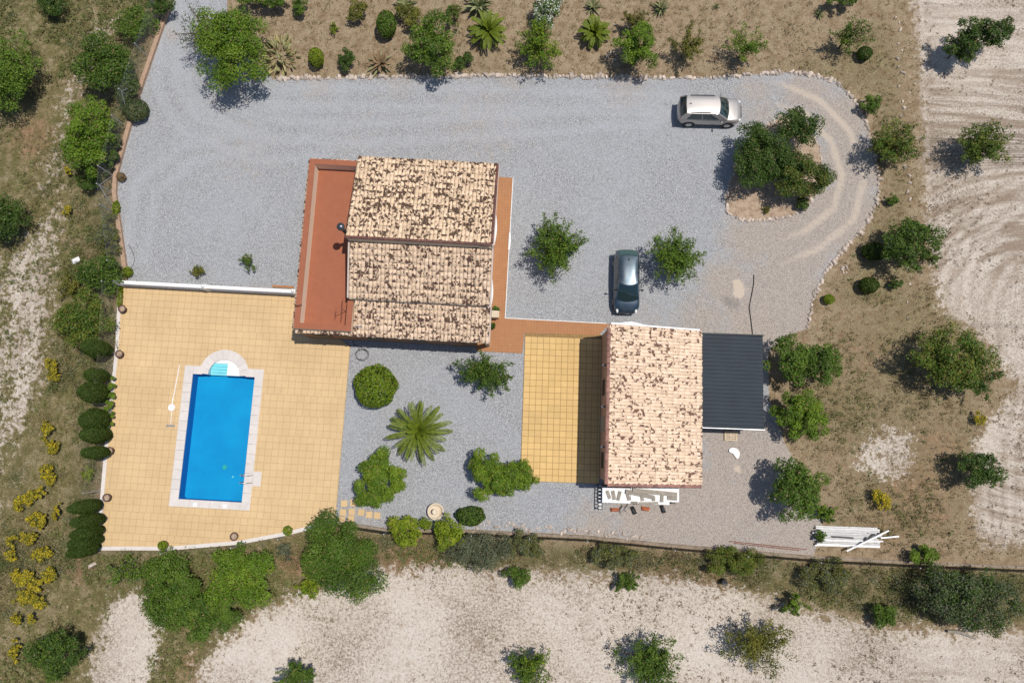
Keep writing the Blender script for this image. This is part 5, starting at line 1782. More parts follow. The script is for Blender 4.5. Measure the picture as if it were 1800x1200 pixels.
M['red_lens'] = simple('red_tail_lens', (0.45, 0.015, 0.02), 0.2, 0.05, spec=0.6)
M['clear_lens'] = simple('headlamp_lens', (0.75, 0.75, 0.74), 0.12, 0.05, spec=0.8)
M['trim'] = simple('black_plastic_trim', (0.03, 0.03, 0.032), 0.6, 0.2)
M['rim'] = simple('alloy_rim', (0.5, 0.5, 0.5), 0.35, 0.1, metal=0.7)

def ip(xs, pts):
    a = np.array(pts)
    return np.interp(xs, a[:, 0], a[:, 1])

def car(label, loc, rz, L, W, prof_top, cab, paint, roofpaint, rearglass, wheels, wr, rails):
    root = empty('parked_car', loc, rz)
    tag(root, label, 'car')
    hl, hw = L / 2, W / 2
    xs = hl * np.sin(np.linspace(-math.pi / 2, math.pi / 2, 33)) * .6 + np.linspace(-hl, hl, 33) * .4
    V, F = [], []
    for x in xs:
        s = x / hl
        k = abs(s)
        w = hw * (1 - min(k, .994) ** 8.5) ** (1 / 3.6)
        zt = float(ip(x, prof_top))
        endf = max(0, k - .95) / .05
        zt = zt - .16 * endf ** 2
        zb = 0.24 + .08 * max(0, k - .85) / .15 + .12 * endf ** 2
        cr = .045
        half = [(0.0, zb), (.82 * w, zb), (.97 * w, zb + .10), (w, zb + .28), (w, zb + (zt - zb) * .62), (.975 * w, zt - .10), (.915 * w, zt - .012), (.78 * w, zt + cr * .45), (.5 * w, zt + cr * .8), (.2 * w, zt + cr)]
        sec = half + [(-y, z) for y, z in half[::-1]][:-1]
        V += [(x, y, z) for y, z in sec]
    m = len(half) * 2 - 1
    for i in range(len(xs) - 1):
        for j in range(m):
            a, b = i * m + j, i * m + (j + 1) % m
            F.append((a, b, b + m, a + m))
    F.append(tuple(range(m - 1, -1, -1)))
    F.append(tuple(range((len(xs) - 1) * m, len(xs) * m)))
    obj('body', mk_mesh('body', V, F, paint, True), root)
    # cabin: surface between a lower ring (belt) and an upper ring (roof edge)
    xr0, xf0, xr1, xf1, wb, wt, zb, zt, bf, br = (cab[k] for k in ('xr0', 'xf0', 'xr1', 'xf1', 'wb', 'wt', 'zb', 'zt', 'bf', 'br'))
    def side_pt(side, t, h, off=0.0):
        """side f/r/l/rt, t in 0..1 along it, h in 0..1 up"""
        wl = wb + (wt - wb) * h
        z = zb + (zt - zb) * (h ** .9)
        xf = xf0 + (xf1 - xf0) * h
        xr = xr0 + (xr1 - xr0) * h
        if side == 'f':
            y = wl * (1 - 2 * t)
            return (xf + bf * (1 - (2 * t - 1) ** 2) * 1.0 + off, y, z + off * .6)
        if side == 'b':
            y = -wl * (1 - 2 * t)
            return (xr - br * (1 - (2 * t - 1) ** 2) - off, y, z + off * .6)
        x = xr + (xf - xr) * t
        bow = 1 - .06 * abs(2 * t - 1) ** 3
        y = wl * (1 + .03 * math.sin(math.pi * t)) + off
        return (x, y if side == 'l' else -y, z)
    def patch(side, t0, t1, h0, h1, nt, nh, off, name, mat, taper0=0.0, taper1=0.0):
        V, F = [], []
        for j in range(nh + 1):
            h = h0 + (h1 - h0) * j / nh
            for i in range(nt + 1):
                a = t0 + taper0 * (h - h0) / max(1e-6, (h1 - h0))
                b = t1 + taper1 * (h - h0) / max(1e-6, (h1 - h0))
                V.append(side_pt(side, a + (b - a) * i / nt, h, off))
        for j in range(nh):
            for i in range(nt):
                a = j * (nt + 1) + i
                F.append((a, a + 1, a + nt + 2, a + nt + 1))
        if side == 'l':
            F = [q[::-1] for q in F]
        return obj(name, mk_mesh(name, V, F, mat, True), root)
    for s_, nm in (('f', 'front_pillars'), ('b', 'rear_pillars'), ('l', 'side_frame'), ('r', 'side_frame')):
        patch(s_, 0, 1, 0, 1, 12, 5, 0.0, nm, paint)
    patch('f', .05, .95, .03, .93, 12, 5, .012, 'windshield', M['carglass'])
    patch('b', .07, .93, .12, .92, 10, 4, .012, 'rear_window', rearglass)
    for s_ in ('l', 'r'):
        for (a, b, ta, tb) in cab['win']:
            patch(s_, a, b, .08, .90, 6, 4, .012, 'side_window', M['carglass'], ta, tb)
    # roof
    V, F = [], []
    ny, nx = 12, 16
    for i in range(nx + 1):
        t = i / nx
        for j in range(ny + 1):
            q = 2 * j / ny - 1
            bulge_f = bf * (1 - q * q)
            bulge_r = br * (1 - q * q)
            x0, x1 = xr1 - bulge_r, xf1 + bulge_f
            x = x0 + (x1 - x0) * t
            y = wt * q * (1 + .03 * math.sin(math.pi * t))
            z = zt + cab['crown'] * (1 - q ** 4) * (math.sin(math.pi * (0.08 + .84 * t)) ** .7)
            V.append((x, y, z))
    for i in range(nx):
        for j in range(ny):
            a = i * (ny + 1) + j
            F.append((a, a + ny + 1, a + ny + 2, a + 1))
    obj('roof', mk_mesh('roof', V, F, roofpaint, True), root)
    if rails:
        for s_ in (-1, 1):
            b = B()
            y = s_ * wt * .93
            pts = [(xr1 + .2, y, zt + .0), (xr1 + .3, y, zt + .075), (0, y * 1.01, zt + .095), (xf1 - .35, y, zt + .07), (xf1 - .2, y, zt)]
            b.path(pts, .022).build('roof_rail', M['trim'], root)
    B().tube((xr1 + .25, 0, zt + cab['crown']), (xr1 + .12, 0, zt + cab['crown'] + .12), .03, .01).build('aerial', M['trim'], root)
    for sx in wheels:
        for s_ in (-1, 1):
            y = s_ * (hw - .10)
            w_ = B().tube((sx, y - s_ * .12, wr), (sx, y + s_ * .108, wr), wr, wr, 20).build('wheel', M['rubber'], root)
            B().tube((sx, y + s_ * .106, wr), (sx, y + s_ * .118, wr), wr * .64, wr * .6, 14).build('rim', M['rim'], w_)
            ar = B().tube((sx, y - s_ * .05, wr + .02), (sx, y + s_ * .101, wr + .02), wr + .075, wr + .075, 22)
            ar.build('wheel_arch', M['trim'], root)
    for s_ in (-1, 1):
        mb = B().ball((cab['mx'], s_ * (hw + .11), zb + .07), .12, 10, 6, (.55, 1, .62))
        mr = mb.build('mirror', paint if rails else M['trim'], root, True)
        B().tube((cab['mx'] + .02, s_ * (hw - .08), zb + .02), (cab['mx'], s_ * (hw + .05), zb + .05), .03).build('mirror_arm', M['trim'], mr)
        B().ball((hl * .90, s_ * hw * .72, cab['hz']), .20, 10, 6, cab['hsq']).build('headlight', M['clear_lens'], root, True)
        B().ball((-hl * .925, s_ * hw * .80, cab['tz']), .17, 10, 6, (.45, .5, .7)).build('taillight', M['red_lens'], root, True)
    gb = B()
    gb.box(hl * .955, hl * .993, -hw * .5, hw * .5, .45, .58)
    gb.build('grille', M['trim'], root)
    B().box(-hl * 1.0 - .006, -hl * .97, -.26, .26, .62, .73).build('number_plate', M['white'], root)
    B().tube((xf0 + bf * .5, -.05, zb + .03), (xf0 + .05 + bf * .2, wb * .62, zb + .08), .014).build('wiper', M['trim'], root)
    return root
g = P(1242, 203)
car('champagne silver estate SUV parked on the gravel near the turning loop', (g.x, g.y, 0), R(-1.5), 4.42, 1.81,
    [(-2.3, .98), (-1.9, 1.04), (-.8, 1.02), (.5, 1.0), (.95, .99), (1.5, .95), (1.95, .87), (2.21, .72)],
    dict(xr0=-2.10, xf0=1.14, xr1=-1.74, xf1=.36, wb=.83, wt=.66, zb=1.0, zt=1.60, bf=.13, br=.06, crown=.07, mx=.72, hz=.80, hsq=(.75, .55, .28), tz=.98,
         win=[(.12, .46, .04, .0), (.48, .84, .0, -.10)]),
    M['paint_silver'], M['paint_silver'], M['carglass'], (-1.36, 1.30), .345, True)
g = P(1098.5, 499)
car('dark blue compact car with pale reflective roof parked between two spiky trees', (g.x, g.y, 0), R(-90.5 - 1.0), 4.30, 1.72,
    [(-2.2, .88), (-1.8, .98), (-.6, .98), (.6, .96), (1.15, .93), (1.6, .84), (2.0, .70), (2.15, .58)],
    dict(xr0=-2.04, xf0=1.22, xr1=-1.48, xf1=.22, wb=.79, wt=.60, zb=.95, zt=1.54, bf=.20, br=.10, crown=.07, mx=.62, hz=.70, hsq=(1.1, .42, .30), tz=.86,
         win=[(.10, .40, .05, .0), (.42, .72, .0, -.06), (.74, .90, -.04, -.12)]),
    M['paint_blue'], M['paint_roof'], M['teal_glass'], (-1.32, 1.34), .315, False)

# ------------------------------------------------------------------ balustrade
bw = Vector(toH(-26.95, 8.42))
bal = empty('balustrade', (bw.x, bw.y, 0), AH)
tag(bal, 'white balustrade between the gravel and the pool terrace', 'balustrade')
BL = 11.95
B().cbox(0, BL, -.10, .10, 0.05, 0.22, .02).build('base_rail', M['white'], bal)
B().cbox(-.05, BL + .05, -.125, .125, 0.86, 1.0, .03).build('top_rail', M['white'], bal)
bm = B().lathe([(.06, 0), (.075, .05), (.05, .12), (.085, .26), (.07, .40), (.04, .52), (.065, .58), (.06, .64)], 8).mesh('baluster', M['white'], True)
for i in range(1, int(BL / .2)):
    if abs(i * .2 - BL / 2) > .2:
        obj('baluster', bm, bal, (i * .2, 0, .22))
for x in (0.0, BL / 2, BL):
    p_ = B().cbox(x - .15, x + .15, -.15, .15, 0.0, 1.06, .03).build('post', M['white'], bal)
    B().ball((x, 0, 1.14), .12).build('finial', M['white'], p_, True)
o = B().prism([P2(479, 501), P2(517, 503), P2(517, 507), P2(479, 505)], 0, .08).build('step_slab', M['path'])
tag(o, 'short terracotta slab by the house end of the balustrade', 'slab')

# ------------------------------------------------------------------ wire fences
def fence(name, label, px, post_gap, h, mesh_step=0.16, braces=(), wire=None, ww=.0022):
    pl = densify(poly(px), post_gap)
    o0 = pl[0]
    root = empty(name, (o0[0], o0[1], 0))
    tag(root, label, 'fence')
    loc = [Vector((p[0] - o0[0], p[1] - o0[1], min(0, gz(p[0], p[1])))) for p in pl]
    for i, p in enumerate(loc):
        pb_ = B().tube(p - Vector((0, 0, .2)), p + Vector((0, 0, h)), .035, .035, 7)
        po = pb_.build('post', M['metal'], root)
        B().ball(tuple(p + Vector((0, 0, h + .02))), .05, 8, 5).build('cap', M['metal'], po)
        if i in braces:
            for q in (i - 1, i + 1):
                if 0 <= q < len(loc):
                    d = (loc[q] - p)
                    d.z = 0
                    d.normalize()
                    B().tube(p + Vector((0, 0, h * .85)), p + d * 1.3 + Vector((0, 0, .05)), .025).build('brace', M['metal'], root)
    V, F = [], []
    for a, b in zip(loc[:-1], loc[1:]):
        d = b - a
        L = d.length
        dn = d.normalized()
        up = Vector((0, 0, 1))
        n = int((L + h) / mesh_step)
        for k in range(n):
            for s_ in (1, -1):
                x0 = -h + k * mesh_step if s_ == 1 else k * mesh_step
                # line from (x0,0) up at 45 degrees
                if s_ == 1:
                    t0, t1 = max(0, -x0), min(h, L - x0)
                    if t1 <= t0:
                        continue
                    p, q = a + dn * (x0 + t0) + up * t0, a + dn * (x0 + t1) + up * t1
                else:
                    t0, t1 = max(0, x0 - L), min(h, x0)
                    if t1 <= t0:
                        continue
                    p, q = a + dn * (x0 - t0) + up * t0, a + dn * (x0 - t1) + up * t1
                w = up * ww + dn * ww * -s_
                k0 = len(V)
                V += [p - w, q - w, q + w, p + w]
                F.append((k0, k0 + 1, k0 + 2, k0 + 3))
        for zz in (0.05, h - .03):
            k0 = len(V)
            V += [a + up * (zz - .006), b + up * (zz - .006), b + up * (zz + .006), a + up * (zz + .006)]
            F.append((k0, k0 + 1, k0 + 2, k0 + 3))
    me = mk_mesh('wire_mesh', np.array([tuple(v) for v in V]), np.array(F), wire or M['metal'])
    obj('wire_mesh', me, root)
    return root
fence('chain_link_fence', 'chain link fence with grey posts outside the kerb wall', [(289, 28), (236, 180), (224, 225), (201, 310), (199, 340), (204, 375), (217, 470)], 3.0, 1.9, braces=(2, 5))
fence('chain_link_fence', 'chain link fence with braced posts west of the pool terrace', [(208, 505), (202, 620), (186, 760), (170, 966)], 3.2, 1.9, braces=(2, 6))
fence('chain_link_fence', 'chain link fence with grey posts below the pool terrace', [(172, 968), (300, 967), (420, 957), (500, 942), (586, 920)], 3.0, 1.3)
fence('wire_fence', 'sagging wire fence along the boundary below the gravel garden', [(592, 921), (680, 934), (830, 937), (1030, 947), (1180, 962), (1430, 983), (1600, 992), (1830, 1002)], 3.4, 1.1, mesh_step=.07, wire=M['netting'], ww=.009)

# ------------------------------------------------------------------ small things
def urn(label, px, py, s=1.0, leafy=None):
    g = P(px, py, 0.35 if py < 900 else .3)
    z = 0.06
    root = empty('urn', (g.x, g.y, z))
    tag(root, label, 'urn')
    B().lathe([(.13, 0), (.15, .03), (.10, .08), (.20, .22), (.24, .36), (.27, .42), (.25, .44), (.20, .43), (.18, .36)], 16).build('pot', M['clay'], root, True, scale=(s, s, s))
    B().lathe([(.185, .37), (.10, .385), (.02, .39)], 12).build('soil', M['bed'], root, scale=(s, s, s))
    if leafy:
        r = np.random.default_rng(int(px))
        p, nr, cl, e = crown_points(r, 'dome', leafy[1], leafy[1], leafy[1] * .7, 1.0, .1)
        v, f = leaf_quads(r, p + np.array([leafy[2], 0, .5]), nr, .1 * (.7 + .6 * r.random(len(p))))
        obj('leaves', mk_mesh('leaves', v, f, M['leaf'], fattr={'col': leaf_cols(r, len(p), leafy[0], cl)}), root)
urn('dark clay urn at the terrace edge nearest the balustrade', 216, 543)
urn('clay urn at the terrace edge beside the topmost cypress', 211, 622)
urn('clay urn at the terrace edge beside the creeper end', 194, 792)
urn('clay urn at the terrace edge above the five packed cypresses', 189, 874)
urn('dark clay urn at the bottom edge of the pool terrace', 413, 942)
urn('potted yellow-green plant at the lower left edge of the terrace', 289, 957, .8, ('lime', .30, 0))
urn('potted yellow-green plant at the terrace edge near the big round shrub', 508, 931, .8, ('lime', .30, 0))

g = P(766, 898, .3)
ft = empty('stone_fountain', (g.x, g.y, 0))
tag(ft, 'round cream stone fountain bowl with central column on the gravel', 'fountain')
M['creamstone'] = simple('cream_cast_stone', (0.66, 0.56, 0.42), 0.8, 0.08)
bl = B().lathe([(.38, 0), (.42, .10), (.50, .30), (.53, .40), (.53, .46), (.47, .47), (.44, .40), (.36, .26), (.18, .20)], 26).build('bowl', M['creamstone'], ft, True)
B().lathe([(.13, .15), (.11, .3), (.10, .62), (.17, .70), (.19, .76), (.13, .78), (.10, .74), (.07, .73)], 16).build('column', M['creamstone'], ft, True)
for i in range(22):
    t = 2 * math.pi * i / 22
    B().ball((.44 * math.cos(t), .44 * math.sin(t), .43), .03, 6, 4).build('rim_bead', M['creamstone'], bl)

for i, (x, y) in enumerate([(605, 884.5), (621, 883.5), (603, 900), (618.5, 899), (635, 900), (649, 904), (663, 905.5), (601, 913), (617, 911.5)]):
    g = P(x, y)
    o = B().cbox(-.21, .21, -.21, .21, 0.0, .045, .01).build('stepping_stone', M['deck'], loc=(g.x, g.y, .004), rot=(0, 0, AH + R(random.uniform(-5, 5))))
    lab = ['upper left', 'upper right', 'middle left', 'middle', 'lone right', 'half-hidden', 'farthest right', 'lower left', 'lower middle'][i]
    tag(o, lab + ' square stepping stone on gravel by the terrace corner', 'stepping stone', 'stepping stones by the terrace corner')

def hose(name, label, pts, r, mat):
    o0 = pts[0]
    b = B()
    b.path([tuple(Vector(p) - Vector(o0)) for p in pts], r, 6)
    o = b.build(name, mat, loc=o0)
    tag(o, label, 'hose')
cp = P(637, 623)
pts = []
for i in range(60):
    t = i / 60 * 2 * math.pi * 2.4
    rr_ = .40 + .06 * math.sin(t * .7)
    pts.append((cp.x + rr_ * math.cos(t), cp.y + .9 * rr_ * math.sin(t), .02 + .0006 * i))
pts += [tuple(P(631, 612, .03)), tuple(P(621, 604, .05)), tuple(P(620, 598, .3))]
hose('garden_hose', 'coiled dark garden hose on gravel at the house wall', pts, .016, M['rubber'])
hose('garden_hose', 'dark pipe lying across the dusty gravel up to the carport', [tuple(P(x, y, .03)) for x, y in [(1325, 483), (1325, 498), (1321, 520), (1317, 540), (1320, 562), (1323, 588)]], .03, M['rubber'])
hose('garden_hose', 'thin grey cable curling along the kerb wall end', [tuple(P(x, y, .02)) for x, y in [(226, 430), (233, 442), (237, 455), (234, 466), (228, 474)]], .014, M['rubber'])

# masonry box, plant pot and white board on the house path
g = P(871, 553, .55)
mb_ = empty('masonry_box', (g.x, g.y, .05), AH)
tag(mb_, 'cream masonry box on the path beside the house corner', 'masonry box')
B().cbox(-.22, .22, -.20, .20, 0, .75, .02).build('box', M['cream'], mb_)
B().cbox(-.25, .25, -.23, .23, .751, .80, .015).build('lid', M['cream'], mb_)
plant('pot_plant', 'small green plant standing behind the cream masonry box', 'plant', 871, 545, 8, 6, .5, 'clump', 'mid', 1.2, .11)
plant('pot_plant', 'small dark plant at the corner of the house roof', 'plant', 865, 573, 5, 7, .6, 'clump', 'dark', 1.2, .11)
bp_ = B()
ys = np.linspace(-.62, .62, 9)
for a, b in zip(ys[:-1], ys[1:]):
    f = lambda t: .10 + .05 * math.cos(t * 2.4)
    bp_.prism([(0, a), (f(a), a), (f(b), b), (0, b)], 0, .07)
g = P(894, 425)
tag(bp_.build('white_board', M['white'], loc=(g.x, g.y, .063), rot=(0, 0, AH)), 'white curved board lying on the outer edge of the path', 'board')

# low trolley of white panels with loose boards behind the shed
tr_o = P(1125, 868, .8)
tr = empty('panel_rack', (tr_o.x, tr_o.y, 0), AS)
tag(tr, 'low rack of white panels against the lower wall of the shed', 'rack')
for x in (-2.2, 0, 2.0):
    for y in (-.5, .5):
        B().box(x - .04, x + .04, y - .04, y + .04, 0, .68).build('leg', M['blackmetal'], tr)
B().box(-2.35, 2.3, -.55, -.48, .60, .68).build('rail', M['blackmetal'], tr)
B().box(-2.35, 2.3, .48, .55, .60, .68).build('rail', M['blackmetal'], tr)
B().cbox(-2.42, 1.9, -.62, .34, .70, .78, .015).build('panel', M['white'], tr)
B().cbox(-.6, 2.5, -.42, .50, .79, .85, .015).build('panel', M['white'], tr)
for i, (x0, y0, x1, y1, w, z) in enumerate([(1067, 862, 1072, 876, .2, .80), (1077, 862, 1080, 878, .22, .80), (1090, 863, 1086, 879, .2, .80), (1102, 865, 1106, 879, .2, .80), (1100, 863, 1150, 874, .26, .90), (1112, 861, 1190, 869, .26, .95),
                                         (1128, 872, 1130, 880, .2, .88), (1149, 872, 1149, 880, .2, .88), (1164, 868, 1163, 882, .2, .88), (1173, 874, 1190, 875, .3, .88), (1123, 884, 1157, 883.5, .14, .80), (1109, 883, 1121, 883, .14, .80)]):
    a, b = P(x0, y0, z), P(x1, y1, z)
    d = b - a
    lab = ['leftmost of two slanted', 'second slanted', 'steeply angled', 'short upright', 'long diagonal', 'longest diagonal', 'small middle', 'small right-of-middle', 'short right-hand', 'broad far right', 'thin front', 'stubby front'][i]
    o = B().cbox(-d.length / 2, d.length / 2, -w / 2, w / 2, 0, .035, .006).build('loose_board', M['wood'], loc=tuple((a + b) / 2), rot=(0, 0, math.atan2(d.y, d.x)))
    tag(o, lab + ' weathered board lying on the white panels behind the shed', 'board', 'boards on the white panels')
rk = P(1055, 872, .5)
rk_ = empty('metal_ladder', (rk.x, rk.y, 0), AS)
tag(rk_, 'black metal ladder frame standing beside the white panels', 'ladder')
for x in (-.13, .13):
    B().box(x - .025, x + .025, -.85, .75, .5, .56).build('rail', M['blackmetal'], rk_)
for k in range(7):
    B().box(-.105, .105, -.75 + .23 * k, -.70 + .23 * k, .505, .55).build('rung', M['metal'], rk_)
for x in (-.13, .13):
    for y in (-.8, .7):
        B().box(x - .02, x + .02, y - .02, y + .02, 0, .498).build('leg', M['blackmetal'], rk_)
RUB = [(1080, 895, 'orange'), (1092, 894, 'grey'), (1113, 896, 'dark'), (1134, 894, 'orange'), (1101, 892, 'grey'), (1165, 894, 'dark')]
cols = {'orange': simple('orange_brick', (0.42, 0.12, 0.05)), 'grey': M['concrete'], 'dark': M['blackmetal']}
for i, (x, y, c) in enumerate(RUB):
    g = P(x, y)
    o = obj('debris_block', ROCKS[i].copy(), None, (g.x, g.y, .08), (0, 0, i), (.42, .22, .3))
    o.data.materials.clear()
    o.data.materials.append(cols[c])
    lab = ['leftmost orange', 'rough grey', 'dark middle', 'right-hand orange', 'second grey', 'rightmost dark'][i]
    tag(o, lab + ' lump of building rubble in front of the white panels', 'rubble', 'rubble in front of the white panels')

# pallet, plastic sheet
g = P(1284, 766)
pal = empty('wooden_pallet', (g.x, g.y, 0), AS)
tag(pal, 'pale wooden pallet lying in front of the carport', 'pallet')
for k in range(5):
    B().box(-.42, .42, -.30 + .14 * k, -.21 + .14 * k, .10, .125).build('slat', M['pine'], pal)
for x in (-.38, 0, .38):
    B().box(x - .04, x + .04, -.30, .35, 0, .099).build('bearer', M['pine'], pal)
g = P(1291, 797)
pts = [(1280, 789), (1287, 785), (1296, 788), (1301, 796), (1299, 804), (1296, 807), (1291, 802), (1288, 796), (1281, 795)]
V = [tuple(P(x, y, .02) - g + Vector((0, 0, random.uniform(.0, .10)))) for x, y in pts] + [tuple(P(1293, 795, .12) - g)]
F = [(i, (i + 1) % 9, 9) for i in range(9)]
o = obj('plastic_sheet', mk_mesh('plastic_sheet', V, F, M['white']), None, g)
o.modifiers.new('sub', 'SUBSURF').levels = 2
o.modifiers['sub'].render_levels = 2
o.modifiers.new('thick', 'SOLIDIFY').thickness = .01
tag(o, 'crumpled white plastic sheet on the dusty gravel below the carport', 'plastic sheet')

# stack of white boards
r_ = random.Random(4)
for i in range(13):
    y = 925 + i * 2.75
    x0, x1 = 1437 + r_.uniform(-4, 4), 1548 + r_.uniform(-6, 4)
    a, b = P(x0, y, .2), P(x1, y + 3.5, .2)
    if i in (4, 8):
        a = P(1428, y, .2)
    d = b - a
    z = gz(a.x, a.y) + .06 + .10 * (i % 3) + r_.uniform(0, .05)
    o = B().cbox(-d.length / 2, d.length / 2, -.050, .050, 0, .05, .006).build('white_board', M['whitewood'], loc=((a.x + b.x) / 2, (a.y + b.y) / 2, z), rot=(0, r_.uniform(-.01, .01), math.atan2(d.y, d.x)))
    tag(o, ['topmost', 'second', 'third', 'fourth', 'fifth', 'sixth', 'seventh', 'eighth', 'ninth', 'tenth', 'eleventh', 'twelfth', 'bottom'][i] + ' long white slat from the top in the pile by the boundary', 'board', 'pile of long white slats')
for (x0, y0, x1, y1, z, m, nm, lab) in [(1488, 968, 1562, 932, .42, 'white', 'white_board', 'single white slat laid diagonally across the pile'), (1548, 945, 1580, 942, .30, 'metal', 'metal_rod', 'thin grey rod sticking out right of the white pile'),
                                    (1466, 943, 1500, 945, .40, 'blackmetal', 'grey_plank', 'dark grey plank lying along the white pile'), (1519, 950, 1538, 938, .40, 'blackmetal', 'grey_plank', 'short dark plank lying aslant on the white pile')]:
    a, b = P(x0, y0, z), P(x1, y1, z)
    d = b - a
    o = B().cbox(-d.length / 2, d.length / 2, -.05, .05, 0, .04, .006).build(nm, M[m], loc=((a.x + b.x) / 2, (a.y + b.y) / 2, z), rot=(0, 0, math.atan2(d.y, d.x)))
    tag(o, lab, nm.split('_')[1])
a, b = P(1283, 951, .1), P(1418, 965, .1)
b_ = B()
b_.tube((0, 0, 0), tuple(b - a), .025).tube((.3, -.12, 0), tuple((b - a) * .9 + Vector((0, -.12, 0))), .025)
tag(b_.build('rusty_bar', M['rusty'], loc=a), 'rusty reinforcement bars lying along the boundary below the shed', 'bar')
g, _ = G(1272, 1022, .3)
br_ = empty('oil_drum', g)
tag(br_, 'small black barrel standing at the top of the pale field', 'barrel')
B().lathe([(.17, 0), (.18, .02), (.18, .25), (.195, .27), (.18, .29), (.18, .55), (.17, .57), (.15, .56)], 16).build('drum', M['blackmetal'], br_, True)
B().lathe([(.15, .55), (.05, .56)], 12).build('lid', M['metal'], br_)
g, _ = G(1690, 1112, .1)
lg = B().tube((-.9, .12, .12), (-.1, .05, .14), .09, .11, 8).tube((-.1, .05, .14), (.9, -.35, .1), .10, .05, 8).tube((-.2, .05, .15), (.15, .3, .3), .06, .03, 6)
tag(lg.build('fallen_log', M['wood'], loc=g), 'grey fallen branch at the edge of the pale field, lower right', 'log')
g, _ = G(133, 457, .2)
tag(obj('white_rock', ROCKS[2].copy(), None, (g.x, g.y, g.z + .15), (0, 0, .5), (.45, .32, .35)), 'single white rock on the weedy slope near the balustrade', 'rock')
bpy.data.objects['white_rock'].data.materials.clear()
bpy.data.objects['white_rock'].data.materials.append(M['white'])
g, _ = G(163, 992, .1)
tag(obj('field_stone', ROCKS[4].copy(), None, (g.x, g.y, g.z + .1), (0, 0, .5), (.5, .25, .3)), 'pale flat stone at the end of the path below the terrace corner', 'rock')

# ------------------------------------------------------------------ grasses and weeds
def tufts(name, label, N, prob, tone_a, tone_b, hgt, spread, blades, width, seed, mat='leafdry'):
    r = np.random.default_rng(seed)
    px = r.uniform(-60, 1860, N)
    py = r.uniform(-60, 1260, N)
    pts = np.array([P2(a, b) for a, b in zip(px, py)])
    keep = r.random(N) < prob(pts)
    pts = pts[keep]
    z = gz_arr(pts) - .02
    n = len(pts)
    hg = hgt * (0.5 + r.random(n))
    base = np.repeat(np.column_stack([pts, z]), blades, 0)
    hh = np.repeat(hg, blades)
    az = r.random(n * blades) * 2 * math.pi
    dirn = np.column_stack([np.cos(az), np.sin(az), np.zeros(n * blades)])
    side = np.column_stack([-np.sin(az), np.cos(az), np.zeros(n * blades)])
    b0 = base + dirn * (spread * .35 * r.random((n * blades, 1)))
    tip = base + dirn * (spread * (.5 + .8 * r.random((n * blades, 1)))) + np.array([0, 0, 1]) * (hh * (.5 + .6 * r.random(n * blades)))[:, None]
    mid = (b0 + tip) / 2 + np.array([0, 0, 1]) * (hh * .18)[:, None]
    w = width * (.6 + .8 * r.random((n * blades, 1)))
    V = np.stack([b0 - side * w * .4, mid - side * w * .6, tip, mid + side * w * .6], 1).reshape(-1, 3)
    F = np.arange(len(V)).reshape(-1, 4)
    k = np.repeat(r.random(n), blades)[:, None]
    col = (np.array(tone_a) * (1 - k) + np.array(tone_b) * k) * (.75 + .5 * r.random((n * blades, 1)))
    o = obj(name, mk_mesh(name, V, F, M[mat], fattr={'col': col}))
    tag(o, label, kind='stuff')
    return o
yard_pg = poly(YARD_PX)
deck_pg = np.array(DECK)
isl_pg = poly(ISLAND_PX)
def off_paved(p):
    return ((~inside(p, yard_pg)) & (~inside(p, deck_pg)) & (dist_line(p, edge_pl) > .25)).astype(float)
def p_dry(p):
    return off_paved(p) * np.clip(1 - 1.3 * g_pale(p), 0, 1) * np.clip(1.15 - g_green(p), 0.1, 1) * (0.25 + 0.9 * vnoise(p, .5, 21))
def p_weed(p):
    return off_paved(p) * np.clip(1 - 1.5 * g_pale(p), 0, 1) * np.clip(g_green(p) * 1.5 - .35, 0, 1) * (0.05 + 1.3 * sstep(.35, .7, vnoise(p, .45, 22)))
def p_stub(p):
    return off_paved(p) * np.clip(g_pale(p) * 1.3 - .2, 0, 1) * (0.04 + 1.0 * sstep(.42, .8, vnoise(p, .4, 23)))
tufts('dry_grass', 'straw-coloured dry grass around the compound', 52000, p_dry, (.44, .35, .21), (.22, .165, .085), .15, .15, 5, .028, 41)
tufts('olive_grass', 'olive and rusty grass on the slopes outside the fence', 90000, p_weed, (.12, .125, .04), (.30, .235, .11), .22, .17, 5, .030, 42)
tufts('green_weeds', 'low green weeds on the slopes outside the fence', 80000, lambda p: p_weed(p) * sstep(.36, .56, vnoise(p, .22, 31)) * (.12 + .88 * Z_(p, 1.0, GL)), (.12, .155, .038), (.20, .205, .08), .20, .22, 6, .045, 43, 'leaf')
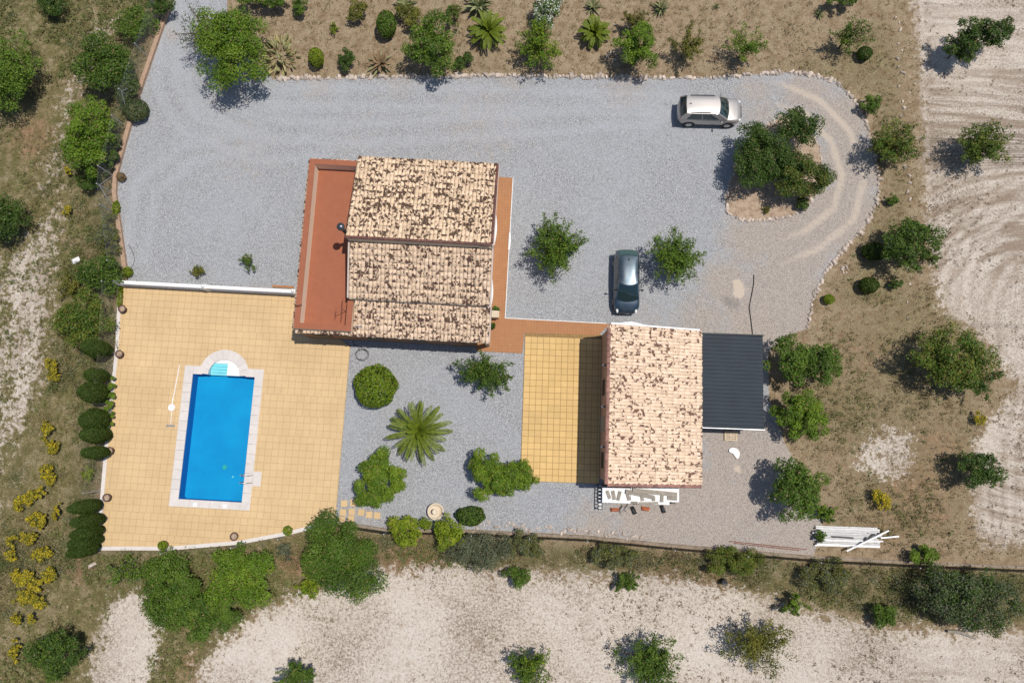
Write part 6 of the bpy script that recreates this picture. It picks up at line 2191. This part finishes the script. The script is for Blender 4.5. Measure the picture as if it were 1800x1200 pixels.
tufts('field_stubble', 'brown stubble and dead weeds on the pale tilled soil', 36000, p_stub, (.27, .20, .13), (.15, .11, .065), .08, .13, 5, .034, 44)

def scrub(name, label, N, prob, seed):
    """low soft scrub: mounds of small leaves"""
    r = np.random.default_rng(seed)
    px = r.uniform(-60, 1860, N)
    py = r.uniform(-60, 1260, N)
    pts = np.array([P2(a, b) for a, b in zip(px, py)])
    pts = pts[r.random(N) < prob(pts)]
    n = len(pts)
    z = gz_arr(pts)
    rad = .16 + .44 * r.random(n) ** 1.8
    k = (60 * (rad / .4) ** 1.6 + 12).astype(int)
    idx = np.repeat(np.arange(n), k)
    m = len(idx)
    d = r.normal(size=(m, 3))
    d /= np.linalg.norm(d, axis=1, keepdims=True)
    d[:, 2] = np.abs(d[:, 2])
    p = np.column_stack([pts[idx], z[idx]]) + d * (rad[idx] * (.45 + .6 * r.random(m)))[:, None] * np.array([1.15, 1.15, .75])
    v, f = leaf_quads(r, p, d + .8 * r.normal(size=(m, 3)), .105 * (.6 + .8 * r.random(m)), .42)
    pal = np.array([(.13, .15, .05), (.20, .19, .085), (.16, .175, .10), (.095, .125, .035), (.28, .21, .11), (.19, .145, .08)])
    col = pal[r.integers(0, len(pal), n)][idx] * (.7 + .6 * r.random((m, 1)))
    tag(obj(name, mk_mesh(name, v, f, M['leaf'], fattr={'col': col})), label, kind='stuff')
bank = poly([(600, 935), (850, 945), (1430, 990), (1830, 1005), (1830, 1085), (1560, 1085), (1330, 1035), (1200, 1005), (860, 990), (640, 990)])
slope = poly([(110, 330), (200, 350), (215, 480), (205, 620), (170, 960), (480, 945), (560, 990), (250, 1020), (120, 1000), (20, 1100), (-40, 1100), (10, 820), (80, 640), (105, 450)])
def p_scrub(p):
    a = np.where(inside(p, bank), .75, 0) + np.where(inside(p, slope), .5, 0) + .16 * p_weed(p)
    return off_paved(p) * np.clip(a, 0, 1) * (.15 + 1.1 * sstep(.38, .62, vnoise(p, .4, 61))) * np.clip(1 - 1.2 * g_pale(p), 0, 1)
scrub('low_scrub', 'low soft olive scrub on the bank and slope outside the fences', 26000, p_scrub, 71)
